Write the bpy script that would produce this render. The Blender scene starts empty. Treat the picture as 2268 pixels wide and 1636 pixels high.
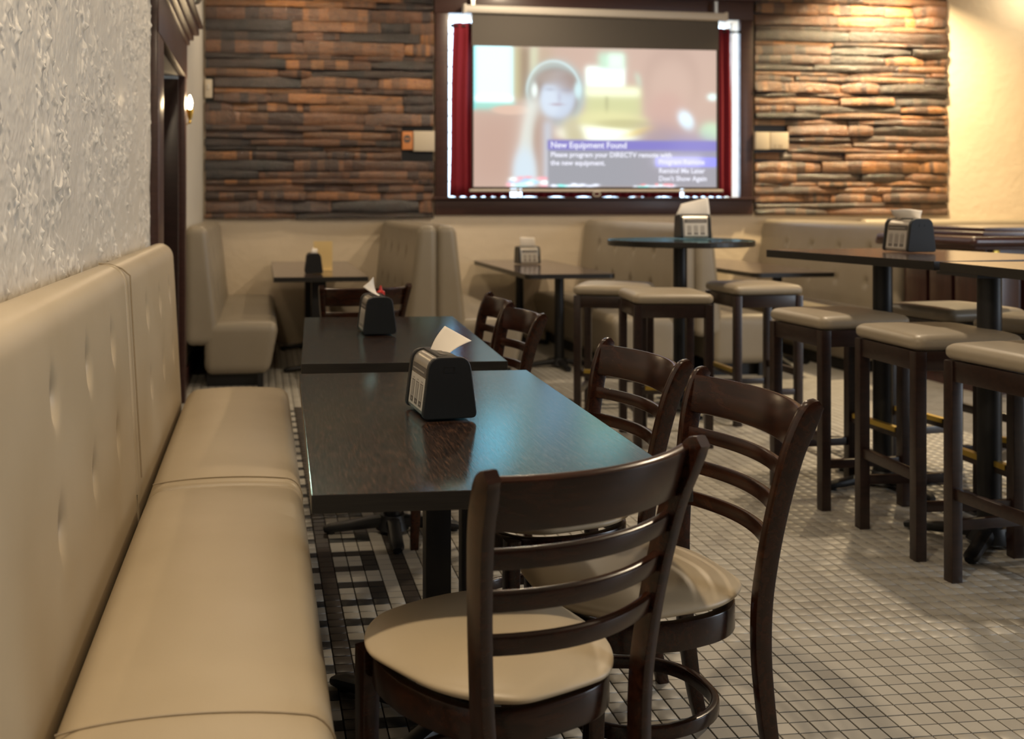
import bpy, bmesh, math, random
import numpy as np
from mathutils import Vector, Matrix
random.seed(7); rng = np.random.default_rng(7)
S = bpy.context.scene; COL = S.collection
PI = math.pi; R = math.radians

# ------------------------------------------------------------------ camera, world, lights, exposure
TH = 0.129; F_PX = 2302.0; CX = 879.0; CY = 450.0; CAM_H = 1.298
cd = bpy.data.cameras.new('camera'); cam = bpy.data.objects.new('camera', cd); COL.objects.link(cam)
S.camera = cam
cam.location = (0, 0, CAM_H); cam.rotation_euler = (PI/2, 0, -TH)
cd.sensor_fit = 'HORIZONTAL'; cd.sensor_width = 36.0; cd.lens = 36.0*F_PX/2268.0
cd.shift_x = (1134.0-CX)/2268.0; cd.shift_y = -(818.0-CY)/2268.0
cd.clip_start = 0.05; cd.clip_end = 60
cd.dof.use_dof = True; cd.dof.focus_distance = 2.55; cd.dof.aperture_fstop = 3.4

W = bpy.data.worlds.new('world'); S.world = W; W.use_nodes = True
W.node_tree.nodes['Background'].inputs[0].default_value = (0.62, 0.80, 1.0, 1)
W.node_tree.nodes['Background'].inputs[1].default_value = 8.0
S.view_settings.view_transform = 'Standard'; S.view_settings.look = 'None'
S.view_settings.exposure = 0.0; S.view_settings.gamma = 1.0; S.view_settings.use_curve_mapping = False
S.cycles.use_denoising = True
S.cycles.max_bounces = 8; S.cycles.diffuse_bounces = 4; S.cycles.glossy_bounces = 4
S.cycles.sample_clamp_indirect = 4.0
S.cycles.use_adaptive_sampling = True

def area(name, loc, size, power, color, rot=(0, 0, 0), spread=PI):
    l = bpy.data.lights.new(name, 'AREA'); l.shape = 'DISK' if not isinstance(size, tuple) else 'RECTANGLE'
    if isinstance(size, tuple): l.size, l.size_y = size
    else: l.size = size
    l.energy = power; l.color = color; l.spread = spread
    o = bpy.data.objects.new(name, l); COL.objects.link(o); o.location = loc; o.rotation_euler = rot
    return o
WARM = (1.0, 0.72, 0.42); SOFT = (1.0, 0.80, 0.56)
# ceiling lamps of the room (downlights), the sconce glow beyond the right edge, an added cool fill from the unseen right side
area('ceiling_lamp_front', (-0.10, 1.2, 3.55), 0.16, 60, SOFT)
area('ceiling_lamp_door', (0.15, 5.2, 3.55), 0.16, 14, SOFT)
area('ceiling_lamp_centre', (3.3, 5.2, 3.55), 0.16, 72, SOFT)
area('ceiling_lamp_booth', (0.35, 8.9, 3.55), 0.16, 16, SOFT)
area('ceiling_lamp_middle', (2.3, 8.6, 3.55), 0.16, 36, SOFT)
area('ceiling_lamp_right', (4.6, 2.2, 3.55), 0.16, 23, SOFT)
area('ceiling_lamp_panel', (6.2, 9.05, 3.7), 0.14, 170, (1.0, 0.76, 0.43), spread=R(135))
area('ceiling_lamp_corner', (7.75, 9.3, 3.6), 0.12, 9, (1.0, 0.84, 0.58))
area('cool_side_fill', (8.5, 0.6, 2.3), (4.0, 1.8), 210, (0.78, 0.88, 1.0), (0, R(90), 0))  # added fill without a modelled window, to brighten the left wall

# ------------------------------------------------------------------ materials
def srgb(*c):
    if len(c) == 1: c = c[0]
    return tuple(((v/255)/12.92 if v/255 <= 0.04045 else ((v/255+0.055)/1.055)**2.4) for v in c)
class N:
    def __init__(s, name):
        s.m = bpy.data.materials.new(name); s.m.use_nodes = True; s.t = s.m.node_tree
        s.b = s.t.nodes['Principled BSDF']; s.out = s.t.nodes['Material Output']
    def n(s, typ, **kw):
        x = s.t.nodes.new(typ)
        for k, v in kw.items():
            if k.startswith('i_'): x.inputs[k[2:].replace('_', ' ')].default_value = v
            else: setattr(x, k, v)
        return x
    def l(s, a, b): s.t.links.new(a, b)
    def set(s, **kw):
        for k, v in kw.items():
            i = s.b.inputs[k.replace('_', ' ')]
            i.default_value = (*v, 1) if isinstance(v, tuple) and len(v) == 3 and 'Color' in k or k in ('Base_Color',) and len(v) == 3 else v
        return s
    def coord(s, kind='Object', scale=(1, 1, 1)):
        tc = s.n('ShaderNodeTexCoord'); mp = s.n('ShaderNodeMapping'); mp.inputs['Scale'].default_value = scale
        s.l(tc.outputs[kind], mp.inputs['Vector']); return mp.outputs[0]
    def noise(s, vec, scale, detail=4, rough=0.55, dist=0.0):
        x = s.n('ShaderNodeTexNoise'); x.inputs['Scale'].default_value = scale; x.inputs['Detail'].default_value = detail
        x.inputs['Roughness'].default_value = rough; x.inputs['Distortion'].default_value = dist
        s.l(vec, x.inputs['Vector']); return x.outputs['Fac']
    def ramp(s, fac, stops, interp='LINEAR'):
        r = s.n('ShaderNodeValToRGB'); e = r.color_ramp; e.interpolation = interp
        while len(e.elements) < len(stops): e.elements.new(0.5)
        for el, (p, c) in zip(e.elements, stops):
            el.position = p; el.color = (*c, 1) if len(c) == 3 else c
        s.l(fac, r.inputs[0]); return r.outputs[0]
    def mix(s, fac, a, b, mode='MIX'):
        x = s.n('ShaderNodeMix', data_type='RGBA', blend_type=mode)
        for sock, v in ((x.inputs[0], fac), (x.inputs[6], a), (x.inputs[7], b)):
            if hasattr(v, 'links'): s.l(v, sock)
            else: sock.default_value = (*v, 1) if isinstance(v, tuple) and len(v) == 3 else v
        return x.outputs[2]
    def bump(s, h, strength=0.3, dist=0.01, normal=None):
        x = s.n('ShaderNodeBump'); x.inputs['Strength'].default_value = strength; x.inputs['Distance'].default_value = dist
        s.l(h, x.inputs['Height'])
        if normal is not None: s.l(normal, x.inputs['Normal'])
        return x.outputs[0]
    def math(s, op, a, b=None, clamp=False):
        x = s.n('ShaderNodeMath', operation=op); x.use_clamp = clamp
        for i, v in enumerate((a, b)):
            if v is None: continue
            if hasattr(v, 'links'): s.l(v, x.inputs[i])
            else: x.inputs[i].default_value = v
        return x.outputs[0]

def simple(name, col, rough=0.5, metal=0.0, coat=0.0, spec=0.5):
    k = N(name); k.set(Base_Color=col, Roughness=rough, Metallic=metal, Coat_Weight=coat); k.b.inputs['Specular IOR Level'].default_value = spec
    return k.m

def vinyl_mat(name='beige_vinyl', f=(1, 1, 1)):
    k = N(name); v = k.coord('Object')
    a = k.noise(v, 2.3, 3); b = k.noise(v, 420, 2)
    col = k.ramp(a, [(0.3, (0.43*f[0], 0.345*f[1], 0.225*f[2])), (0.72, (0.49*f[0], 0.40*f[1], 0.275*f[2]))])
    k.l(col, k.b.inputs['Base Color'])
    k.set(Roughness=0.43); k.l(k.bump(b, 0.12, 0.0008), k.b.inputs['Normal'])
    return k.m
def wood_mat(name, dark, light, rough=0.28, coat=0.35, axis=(1.0, 14, 14), scale=4.0, spec=0.5):
    k = N(name); v = k.coord('Object', axis)
    a = k.noise(v, scale, 6, 0.6, 0.6)
    k.l(k.ramp(a, [(0.3, dark), (0.7, light)]), k.b.inputs['Base Color'])
    k.set(Roughness=rough, Coat_Weight=coat, Coat_Roughness=0.18); k.b.inputs['Specular IOR Level'].default_value = spec
    k.l(k.bump(a, 0.05, 0.0004), k.b.inputs['Normal'])
    return k.m
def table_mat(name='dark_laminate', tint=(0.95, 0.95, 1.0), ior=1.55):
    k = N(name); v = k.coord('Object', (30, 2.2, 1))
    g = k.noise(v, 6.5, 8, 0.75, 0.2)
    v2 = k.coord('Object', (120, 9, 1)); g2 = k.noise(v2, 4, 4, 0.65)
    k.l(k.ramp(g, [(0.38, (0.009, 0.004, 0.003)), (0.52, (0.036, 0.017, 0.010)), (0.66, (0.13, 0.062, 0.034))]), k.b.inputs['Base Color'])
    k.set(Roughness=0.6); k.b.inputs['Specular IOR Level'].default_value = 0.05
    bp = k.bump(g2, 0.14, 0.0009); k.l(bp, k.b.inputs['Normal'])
    # clear gloss over the print; tint can carry the screen's blue reflection as colour
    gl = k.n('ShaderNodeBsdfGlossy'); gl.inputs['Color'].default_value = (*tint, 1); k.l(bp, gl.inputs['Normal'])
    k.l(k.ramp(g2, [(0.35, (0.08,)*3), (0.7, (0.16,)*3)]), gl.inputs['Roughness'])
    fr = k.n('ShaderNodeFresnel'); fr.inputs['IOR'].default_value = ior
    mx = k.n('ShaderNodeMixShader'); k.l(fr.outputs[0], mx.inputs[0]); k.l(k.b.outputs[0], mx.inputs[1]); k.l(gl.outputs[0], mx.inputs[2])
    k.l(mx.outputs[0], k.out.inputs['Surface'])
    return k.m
def plaster_mat(name, c1, c2, strong=True):
    k = N(name); v = k.coord('Object')
    vs = k.coord('Object', (1, 1.0, 0.45))
    big = k.noise(v, 1.1, 3); k.l(k.ramp(big, [(0.3, c1), (0.7, c2)]), k.b.inputs['Base Color'])
    k.set(Roughness=0.5)
    if strong:
        # trowelled knock-down: a smooth coat with thin, mostly upright torn ridges in scattered clusters
        n1 = k.noise(vs, 20, 4, 0.7, 1.6)
        ridge = k.math('SUBTRACT', 1.0, k.math('MULTIPLY', k.math('ABSOLUTE', k.math('SUBTRACT', n1, 0.5)), 13.0), True)
        mask = k.ramp(k.noise(vs, 8.0, 5, 0.75, 0.8), [(0.47, (0, 0, 0)), (0.56, (1, 1, 1))])
        lump = k.noise(vs, 7, 3, 0.5)
        h = k.math('ADD', k.math('MULTIPLY', ridge, mask), k.math('MULTIPLY', lump, 1.1))
        k.l(k.bump(h, 0.25, 0.005), k.b.inputs['Normal'])
    else:
        n1 = k.noise(v, 14, 6, 0.6); n2 = k.noise(v, 3.2, 4)
        h = k.math('ADD', k.math('MULTIPLY', n1, 0.5), n2)
        k.l(k.bump(h, 0.6, 0.012), k.b.inputs['Normal'])
    return k.m
def tile_mat(name, lo, hi, rough=0.42):
    k = N(name); oi = k.n('ShaderNodeObjectInfo'); at = k.n('ShaderNodeAttribute', attribute_name='shade')
    v = k.coord('Object'); geo = k.n('ShaderNodeNewGeometry')
    mp = k.n('ShaderNodeVectorMath', operation='MULTIPLY'); k.l(geo.outputs['Position'], mp.inputs[0]); mp.inputs[1].default_value = (1, 1, 0)
    sp = k.math('ADD', k.math('MULTIPLY', at.outputs['Fac'], 0.85), k.math('MULTIPLY', oi.outputs['Random'], 0.0))
    dirt = k.noise(mp.outputs[0], 2.6, 5, 0.65)
    fine = k.noise(mp.outputs[0], 160, 3)
    t = k.math('ADD', k.math('MULTIPLY', sp, 0.5), k.math('ADD', k.math('MULTIPLY', dirt, 0.55), k.math('MULTIPLY', fine, 0.12)))
    k.l(k.ramp(t, [(0.30, lo), (0.95, hi)]), k.b.inputs['Base Color'])
    k.set(Roughness=rough); k.l(k.bump(fine, 0.12, 0.0006), k.b.inputs['Normal'])
    return k.m
def stave_mat():
    k = N('varnished_stave_oak'); oi = k.n('ShaderNodeObjectInfo'); tc = k.n('ShaderNodeTexCoord')
    off = k.n('ShaderNodeVectorMath', operation='SCALE'); k.l(oi.outputs['Location'], off.inputs[0]); off.inputs['Scale'].default_value = 3.7
    ad = k.n('ShaderNodeVectorMath', operation='ADD'); k.l(tc.outputs['Object'], ad.inputs[0]); k.l(off.outputs[0], ad.inputs[1])
    def mp(sc):
        m = k.n('ShaderNodeMapping'); m.inputs['Scale'].default_value = sc; k.l(ad.outputs[0], m.inputs['Vector']); return m.outputs[0]
    base = k.ramp(oi.outputs['Random'], [(0.0, (0.018, 0.011, 0.008)), (0.22, (0.045, 0.026, 0.017)), (0.24, (0.15, 0.075, 0.030)),
                                        (0.50, (0.19, 0.105, 0.050)), (0.54, (0.26, 0.145, 0.060)), (0.78, (0.37, 0.205, 0.078)),
                                        (0.80, (0.085, 0.050, 0.034)), (1.0, (0.15, 0.085, 0.052))])
    sx = k.n('ShaderNodeSeparateXYZ'); k.l(tc.outputs['Object'], sx.inputs[0])
    cell = k.math('FLOOR', k.math('ADD', k.math('MULTIPLY', sx.outputs['X'], 7.0), k.math('MULTIPLY', oi.outputs['Random'], 61.0)))
    wn = k.n('ShaderNodeTexWhiteNoise', noise_dimensions='1D'); k.l(k.math('ADD', cell, k.math('MULTIPLY', oi.outputs['Random'], 17.3)), wn.inputs['W'])
    band = k.ramp(wn.outputs['Value'], [(0.0, (0.30, 0.27, 0.26)), (0.16, (0.34, 0.30, 0.29)), (0.17, (0.72, 0.70, 0.68)), (0.62, (1.0, 1.0, 1.0)), (0.63, (1.25, 1.2, 1.1)), (1.0, (1.45, 1.35, 1.2))])
    grain = k.ramp(k.noise(mp((2, 30, 9)), 1.6, 6, 0.7), [(0.3, (0.60, 0.55, 0.5)), (0.7, (1.2, 1.15, 1.1))])
    spot = k.ramp(k.noise(mp((16, 5, 5)), 1.0, 4, 0.65), [(0.36, (0.30, 0.27, 0.25)), (0.47, (1, 1, 1))])
    c = k.mix(1.0, base, band, 'MULTIPLY'); c = k.mix(1.0, c, grain, 'MULTIPLY'); c = k.mix(0.75, c, spot, 'MULTIPLY'); c = k.mix(1.0, c, (0.74, 0.63, 0.52), 'MULTIPLY')
    k.l(c, k.b.inputs['Base Color'])
    k.set(Roughness=0.28, Coat_Weight=1.0, Coat_Roughness=0.10)
    h = k.math('ADD', k.noise(mp((3, 20, 8)), 1.5, 5, 0.7), k.math('MULTIPLY', k.noise(mp((22, 6, 3)), 1.0, 3), 1.5))
    b = k.bump(h, 0.8, 0.009); k.l(b, k.b.inputs['Normal']); k.l(b, k.b.inputs['Coat Normal'])
    return k.m
def emit(name, col, strength):
    k = N(name); k.set(Base_Color=(0, 0, 0)); k.b.inputs['Emission Color'].default_value = (*col, 1); k.b.inputs['Emission Strength'].default_value = strength
    k.set(Roughness=0.8); return k.m
def attr_emit(name, strength):
    k = N(name); a = k.n('ShaderNodeAttribute', attribute_name='picture'); k.set(Base_Color=(0.02, 0.02, 0.02), Roughness=0.9)
    k.l(a.outputs['Color'], k.b.inputs['Emission Color']); k.b.inputs['Emission Strength'].default_value = strength
    return k.m

M = dict(
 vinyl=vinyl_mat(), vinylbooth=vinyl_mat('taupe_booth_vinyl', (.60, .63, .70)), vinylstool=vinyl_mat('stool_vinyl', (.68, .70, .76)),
 piping=simple('vinyl_piping', (0.34, 0.27, 0.18), 0.5),
 chair=wood_mat('espresso_chair_wood', (0.009, 0.0032, 0.0018), (0.038, 0.012, 0.0052), 0.23, 0.05, spec=0.36),
 stool=wood_mat('espresso_stool_wood', (0.012, 0.0055, 0.004), (0.030, 0.013, 0.009), 0.34, 0.2),
 table=table_mat(), table_reflect_tint=table_mat('dark_laminate_reflect_tint', (0.42, 0.80, 1.0), 2.3),  # second one: the screen's blue reflection is put into the gloss colour
 edge=wood_mat('black_table_edge', (0.006, 0.005, 0.004), (0.018, 0.015, 0.012), 0.4, 0.0, (1, 14, 40), 8),
 black=simple('black_powder_coat', (0.006, 0.006, 0.007), 0.45),
 blackpl=simple('black_plastic', (0.009, 0.009, 0.010), 0.38),
 silver=simple('brushed_silver', (0.50, 0.46, 0.40), 0.32, 0.8),
 paper=simple('napkin_paper', (0.80, 0.74, 0.66), 0.8),
 label=simple('label_card', (0.50, 0.46, 0.41), 0.45),
 ink=simple('label_ink', (0.10, 0.085, 0.075), 0.5),
 ink2=simple('label_grey_print', (0.30, 0.27, 0.24), 0.5),
 brass=simple('brass_strip', (0.62, 0.44, 0.09), 0.3, 0.9),
 screw=simple('screw_steel', (0.6, 0.57, 0.5), 0.3, 1.0),
 plasterL=plaster_mat('grey_textured_plaster', (0.58, 0.55, 0.49), (0.66, 0.63, 0.56)),
 plasterC=simple('plaster_coat_paint', (0.73, 0.69, 0.615), 0.40),
 plasterB=plaster_mat('cream_plaster', (0.74, 0.625, 0.47), (0.81, 0.69, 0.525), False),
 ceil=simple('ceiling_paint', (0.50, 0.45, 0.38), 0.9),
 trim=wood_mat('red_brown_trim', (0.035, 0.012, 0.009), (0.060, 0.022, 0.016), 0.42, 0.1),
 darkwall=simple('dark_paint', (0.06, 0.045, 0.035), 0.8),
 door=wood_mat('dark_door_wood', (0.014, 0.005, 0.004), (0.026, 0.010, 0.008), 0.3, 0.3),
 tw=tile_mat('white_tile', (0.35, 0.325, 0.28), (0.47, 0.445, 0.39)),
 tk=tile_mat('black_tile', (0.012, 0.013, 0.014), (0.035, 0.036, 0.036)),
 ts=tile_mat('umber_tile', (0.030, 0.025, 0.022), (0.075, 0.060, 0.047)),
 grout=simple('dark_grout', (0.012, 0.007, 0.004), 0.9),
 stave=stave_mat(),
 curtain=simple('red_velvet', (0.21, 0.006, 0.018), 0.85),
 fabric=simple('screen_black_drop', (0.10, 0.088, 0.076), 0.8),
 border=simple('screen_black_border', (0.035, 0.032, 0.03), 0.8),
 tube=simple('white_enamel', (0.62, 0.57, 0.50), 0.45),
 picture=attr_emit('projected_picture', 1.25),
 letter=emit('projected_lettering', srgb(232, 232, 245), 1.15),
 plate=simple('cream_plate', (0.60, 0.52, 0.40), 0.5),
 orange=simple('orange_sticker', (0.62, 0.24, 0.08), 0.6),
 card=simple('yellow_card', (0.90, 0.68, 0.32), 0.6),
 glass=None, bulb=emit('lamp_flame', (1.0, 0.72, 0.40), 60),
 bar=wood_mat('mahogany_bar', (0.028, 0.008, 0.008), (0.055, 0.016, 0.014), 0.3, 0.4, (14, 14, 1)),
 ketch=simple('red_plastic', (0.55, 0.03, 0.02), 0.25),
)
k = N('clear_glass'); k.set(Base_Color=(0.9, 0.95, 0.95), Roughness=0.03); k.b.inputs['Transmission Weight'].default_value = 1.0; k.b.inputs['IOR'].default_value = 1.45
M['glass'] = k.m
k = N('window_pane_glass'); k.set(Base_Color=(0.95, 0.98, 1.0), Roughness=0.0); k.b.inputs['Transmission Weight'].default_value = 1.0; k.b.inputs['IOR'].default_value = 1.02
M['pane'] = k.m

# ------------------------------------------------------------------ mesh helpers
def tag(o, label=None, cat=None, group=None, kind=None):
    if label: o['label'] = label
    if cat: o['category'] = cat
    if group: o['group'] = group
    if kind: o['kind'] = kind
    return o
def empty(name, loc=(0, 0, 0), rz=0.0, **kw):
    o = bpy.data.objects.new(name, None); COL.objects.link(o); o.location = loc; o.rotation_euler = (0, 0, rz); o.empty_display_size = 0.1
    return tag(o, **kw)
def link(name, me, mat, parent=None, smooth=True, loc=None, rot=None):
    if smooth:
        me.polygons.foreach_set('use_smooth', [True]*len(me.polygons))
    o = bpy.data.objects.new(name, me); COL.objects.link(o)
    if mat is not None and not me.materials:
        for m in (mat if isinstance(mat, (list, tuple)) else [mat]): me.materials.append(m)
    if parent: o.parent = parent
    if loc is not None: o.location = loc
    if rot is not None: o.rotation_euler = rot
    return o
def bm_obj(name, bm, mat, parent=None, smooth=False, **kw):
    me = bpy.data.meshes.new(name); bmesh.ops.recalc_face_normals(bm, faces=bm.faces); bm.to_mesh(me); bm.free()
    o = link(name, me, mat, parent, False, **kw)
    if smooth:
        me.polygons.foreach_set('use_smooth', [True]*len(me.polygons))
        try: me.set_sharp_from_angle(angle=R(38))
        except Exception: pass
    return o
def bx(bm, c, s, rz=0.0, bev=0.0, rx=0.0, ry=0.0):
    r = bmesh.ops.create_cube(bm, size=1.0); vs = r['verts']
    mt = Matrix.Translation(Vector(c)) @ Matrix.Rotation(rz, 4, 'Z') @ Matrix.Rotation(ry, 4, 'Y') @ Matrix.Rotation(rx, 4, 'X') @ Matrix.Diagonal((*s, 1))
    bmesh.ops.transform(bm, matrix=mt, verts=vs)
    if bev > 0:
        es = list({e for v in vs for e in v.link_edges})
        bmesh.ops.bevel(bm, geom=es, offset=bev, segments=2, affect='EDGES', profile=0.6)
def box(name, c, s, mat, parent=None, bev=0.0, **kw):
    bm = bmesh.new(); bx(bm, c, s, bev=bev, **kw); return bm_obj(name, bm, mat, parent, smooth=bev > 0)
def cyl(bm, p0, p1, r0, r1=None, seg=20, cap=True):
    p0, p1 = Vector(p0), Vector(p1); r1 = r0 if r1 is None else r1; d = p1-p0
    r = bmesh.ops.create_cone(bm, cap_ends=cap, segments=seg, radius1=r0, radius2=r1, depth=d.length)
    q = Vector((0, 0, 1)).rotation_difference(d.normalized())
    bmesh.ops.transform(bm, matrix=Matrix.Translation((p0+p1)/2) @ q.to_matrix().to_4x4(), verts=r['verts'])
def lathe(bm, prof, c=(0, 0, 0), seg=24):
    rings = []
    for r, z in prof:
        rings.append([bm.verts.new((c[0]+r*math.cos(2*PI*i/seg), c[1]+r*math.sin(2*PI*i/seg), c[2]+z)) for i in range(seg)])
    for a, b in zip(rings, rings[1:]):
        for i in range(seg): bm.faces.new((a[i], a[(i+1) % seg], b[(i+1) % seg], b[i]))
    if prof[0][0] > 1e-5: bm.faces.new(rings[0][::-1])
    if prof[-1][0] > 1e-5: bm.faces.new(rings[-1])
def sweep(bm, path, side, w, d, closed=False, rnd=0.25):
    """rounded rectangle w (along side) x d swept along a path; side/w/d may be lists"""
    P = [Vector(p) for p in path]; n = len(P); rings = []
    for i, p in enumerate(P):
        t = (P[(i+1) % n]-P[i-1]) if closed else (P[min(i+1, n-1)]-P[max(i-1, 0)])
        t.normalize(); s = Vector(side[i] if isinstance(side, list) else side); s = (s-t*s.dot(t)).normalized(); u = t.cross(s)
        ww = (w[i] if isinstance(w, list) else w)/2; dd = (d[i] if isinstance(d, list) else d)/2; r = min(ww, dd)*rnd*2
        pts = []
        for sx, sy in ((1, 1), (-1, 1), (-1, -1), (1, -1)):
            cxx, cyy = sx*(ww-r), sy*(dd-r)
            a0 = {(1, 1): 0, (-1, 1): PI/2, (-1, -1): PI, (1, -1): 1.5*PI}[(sx, sy)]
            for q in range(3):
                a = a0+q*PI/4; pts.append((cxx+r*math.cos(a), cyy+r*math.sin(a)))
        rings.append([bm.verts.new(p+s*x+u*y) for x, y in pts])
    m = len(rings[0])
    for a, b in (zip(rings, rings[1:]+[rings[0]]) if closed else zip(rings, rings[1:])):
        for i in range(m): bm.faces.new((a[i], a[(i+1) % m], b[(i+1) % m], b[i]))
    if not closed: bm.faces.new(rings[0][::-1]); bm.faces.new(rings[-1])
def tube(bm, path, r, seg=8, closed=False):
    P = [Vector(p) for p in path]; n = len(P); rings = []; prev = None
    for i, p in enumerate(P):
        t = (P[(i+1) % n]-P[i-1]) if closed else (P[min(i+1, n-1)]-P[max(i-1, 0)]); t.normalize()
        s = prev if prev is not None else (Vector((0, 0, 1)) if abs(t.z) < 0.9 else Vector((1, 0, 0)))
        s = (s-t*s.dot(t)).normalized(); prev = s; u = t.cross(s)
        rings.append([bm.verts.new(p+s*r*math.cos(2*PI*j/seg)+u*r*math.sin(2*PI*j/seg)) for j in range(seg)])
    for a, b in (zip(rings, rings[1:]+[rings[0]]) if closed else zip(rings, rings[1:])):
        for i in range(seg): bm.faces.new((a[i], a[(i+1) % seg], b[(i+1) % seg], b[i]))
    if not closed: bm.faces.new(rings[0][::-1]); bm.faces.new(rings[-1])
def rbox_me(name, dims, rad, step, warp=None, k=4):
    """rounded box of dims centred at the origin, fine grid, then warped: the cushion builder"""
    h = np.array(dims)/2; r = np.array(rad if isinstance(rad, (tuple, list)) else (rad,)*3, float)
    def ticks(a):
        inner = max(1, int(round((2*(h[a]-r[a]))/step)))
        tt = np.tan(np.linspace(0, PI/4, k+1))
        mid = np.linspace(-(h[a]-r[a]), h[a]-r[a], inner+1)
        return np.concatenate([-(h[a]-r[a])-(r[a]*tt[1:])[::-1], mid, h[a]-r[a]+r[a]*tt[1:]])
    T = [ticks(0), ticks(1), ticks(2)]; V = []; Fc = []; base = 0
    for ax in range(3):
        b, c = [(1, 2), (2, 0), (0, 1)][ax]
        for sg in (-1, 1):
            B, Cc = np.meshgrid(T[b], T[c], indexing='ij'); p = np.zeros((B.size, 3))
            p[:, ax] = sg*h[ax]; p[:, b] = B.ravel(); p[:, c] = Cc.ravel(); V.append(p)
            nb, nc = len(T[b]), len(T[c]); idx = np.arange(nb*nc).reshape(nb, nc)+base
            q = np.stack([idx[:-1, :-1], idx[1:, :-1], idx[1:, 1:], idx[:-1, 1:]], -1).reshape(-1, 4)
            Fc.append(q if sg > 0 else q[:, ::-1]); base += nb*nc
    V = np.concatenate(V); Fc = np.concatenate(Fc)
    q = np.clip(V, -(h-r), h-r); d = (V-q)/r; d /= np.linalg.norm(d, axis=1)[:, None]; V = q+d*r
    key = np.round(V, 6); _, first, inv = np.unique(key, axis=0, return_index=True, return_inverse=True); inv = inv.ravel()
    V = V[first]; Fc = inv[Fc]
    if warp: V = warp(V)
    me = bpy.data.meshes.new(name); me.from_pydata(V.tolist(), [], Fc.tolist()); me.validate(); me.update()
    return me
def cushion(name, dims, rad, step, mat, parent, warp=None, loc=None, rot=None):
    return link(name, rbox_me(name, dims, rad, step, warp), mat, parent, True, loc, rot)
def prism(bm, pts, y0, y1, axis='Y', bev=0.0):
    def P(u, v, w): return {'Y': (u, w, v), 'X': (w, u, v), 'Z': (u, v, w)}[axis]
    a = [bm.verts.new(P(u, v, y0)) for u, v in pts]; b = [bm.verts.new(P(u, v, y1)) for u, v in pts]; n = len(pts)
    bm.faces.new(a); bm.faces.new(b[::-1])
    for i in range(n): bm.faces.new((a[i], b[i], b[(i+1) % n], a[(i+1) % n]))
def copy_tree(o, parent=None):
    c = o.copy(); COL.objects.link(c)
    if parent: c.parent = parent
    for ch in o.children: copy_tree(ch, c)
    return c

# ------------------------------------------------------------------ room shell
XL, XR, YB, YF, ZC = -0.537, 8.6, 9.7, -2.6, 3.9
box('ceiling', ((XL+XR)/2-0.2, (YB+YF)/2, ZC+0.05), (XR-XL+1.2, YB-YF+0.8, 0.1), M['ceil'])['kind'] = 'structure'
box('wall_right', (XR+0.1, (YB+YF)/2, ZC/2), (0.2, YB-YF, ZC), M['plasterB'])['kind'] = 'structure'
box('wall_front', ((XL+XR)/2, YF-0.1, ZC/2), (XR-XL+0.4, 0.2, ZC), M['darkwall'])['kind'] = 'structure'
# left wall with a doorway
DY0, DY1, DZ, LT = 5.41, 6.85, 2.12, 0.34
bm = bmesh.new()
bx(bm, (XL-LT/2, (YF+DY0)/2, ZC/2), (LT, DY0-YF, ZC)); bx(bm, (XL-LT/2, (DY1+YB+0.3)/2, ZC/2), (LT, YB+0.3-DY1, ZC))
bx(bm, (XL-LT/2, (DY0+DY1)/2, (ZC+DZ)/2), (LT, DY1-DY0, ZC-DZ))
bm_obj('wall_left', bm, M['plasterL'])['kind'] = 'structure'
# trowelled plaster coat on the near stretch of the left wall: real relief of torn ridges
gy0, gy1, gz0, gz1, gs = 1.55, 5.10, 1.06, 2.52, 0.0034
ny, nz = int((gy1-gy0)/gs), int((gz1-gz0)/gs); Hh = np.zeros((nz+1, ny+1))
def smooth_noise(cell, amp):
    cy, cz = int(ny*gs/cell)+3, int(nz*gs/cell)+3; g = rng.normal(0, 1, (cz, cy))
    yy = np.arange(ny+1)*gs/cell; zz = np.arange(nz+1)*gs/cell; iy = yy.astype(int); iz = zz.astype(int); fy = yy-iy; fz = zz-iz
    fy = fy*fy*(3-2*fy); fz = (fz*fz*(3-2*fz))[:, None]
    a_ = g[iz][:, iy]*(1-fy)+g[iz][:, iy+1]*fy; b_ = g[iz+1][:, iy]*(1-fy)+g[iz+1][:, iy+1]*fy
    return amp*(a_*(1-fz)+b_*fz)
mask = smooth_noise(.22, 1)+smooth_noise(.07, .6)
Hh += smooth_noise(.16, .0016)+smooth_noise(.05, .0007)+smooth_noise(.016, .0004)+smooth_noise(.008, .00022)
for q in range(8500):
    cy_, cz_ = random.randrange(8, ny-8), random.randrange(8, nz-8)
    if mask[cz_, cy_] < random.uniform(-1.0, 1.2): continue
    L = random.uniform(.006, .034)*(1 if random.random() < .8 else .5); w = random.uniform(.0016, .0036); an = random.gauss(-.28, .35); am = random.uniform(.0022, .0075)*random.choice([1, 1, 1, -.8])
    r_ = int((L*1.6+w*3)/gs)+2; y_0, y_1, z_0, z_1 = max(0, cy_-r_), min(ny, cy_+r_), max(0, cz_-r_), min(nz, cz_+r_)
    Y_, Z_ = np.meshgrid((np.arange(y_0, y_1+1)-cy_)*gs, (np.arange(z_0, z_1+1)-cz_)*gs)
    a1 = Z_*math.cos(an)+Y_*math.sin(an); b1 = Y_*math.cos(an)-Z_*math.sin(an)+.25*a1*a1/L*random.choice([-1, 1])
    prof_ = np.where(b1 > 0, np.exp(-(b1/w)**2), np.exp(-(b1/(w*2.4))**2))
    Hh[z_0:z_1+1, y_0:y_1+1] += am*prof_*np.exp(-(a1/L)**4)
Yg, Zg = np.meshgrid(gy0+np.arange(ny+1)*gs, gz0+np.arange(nz+1)*gs)
V = np.stack([XL+.006+Hh, Yg, Zg], -1).reshape(-1, 3); idx = np.arange(V.shape[0]).reshape(nz+1, ny+1)
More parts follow.
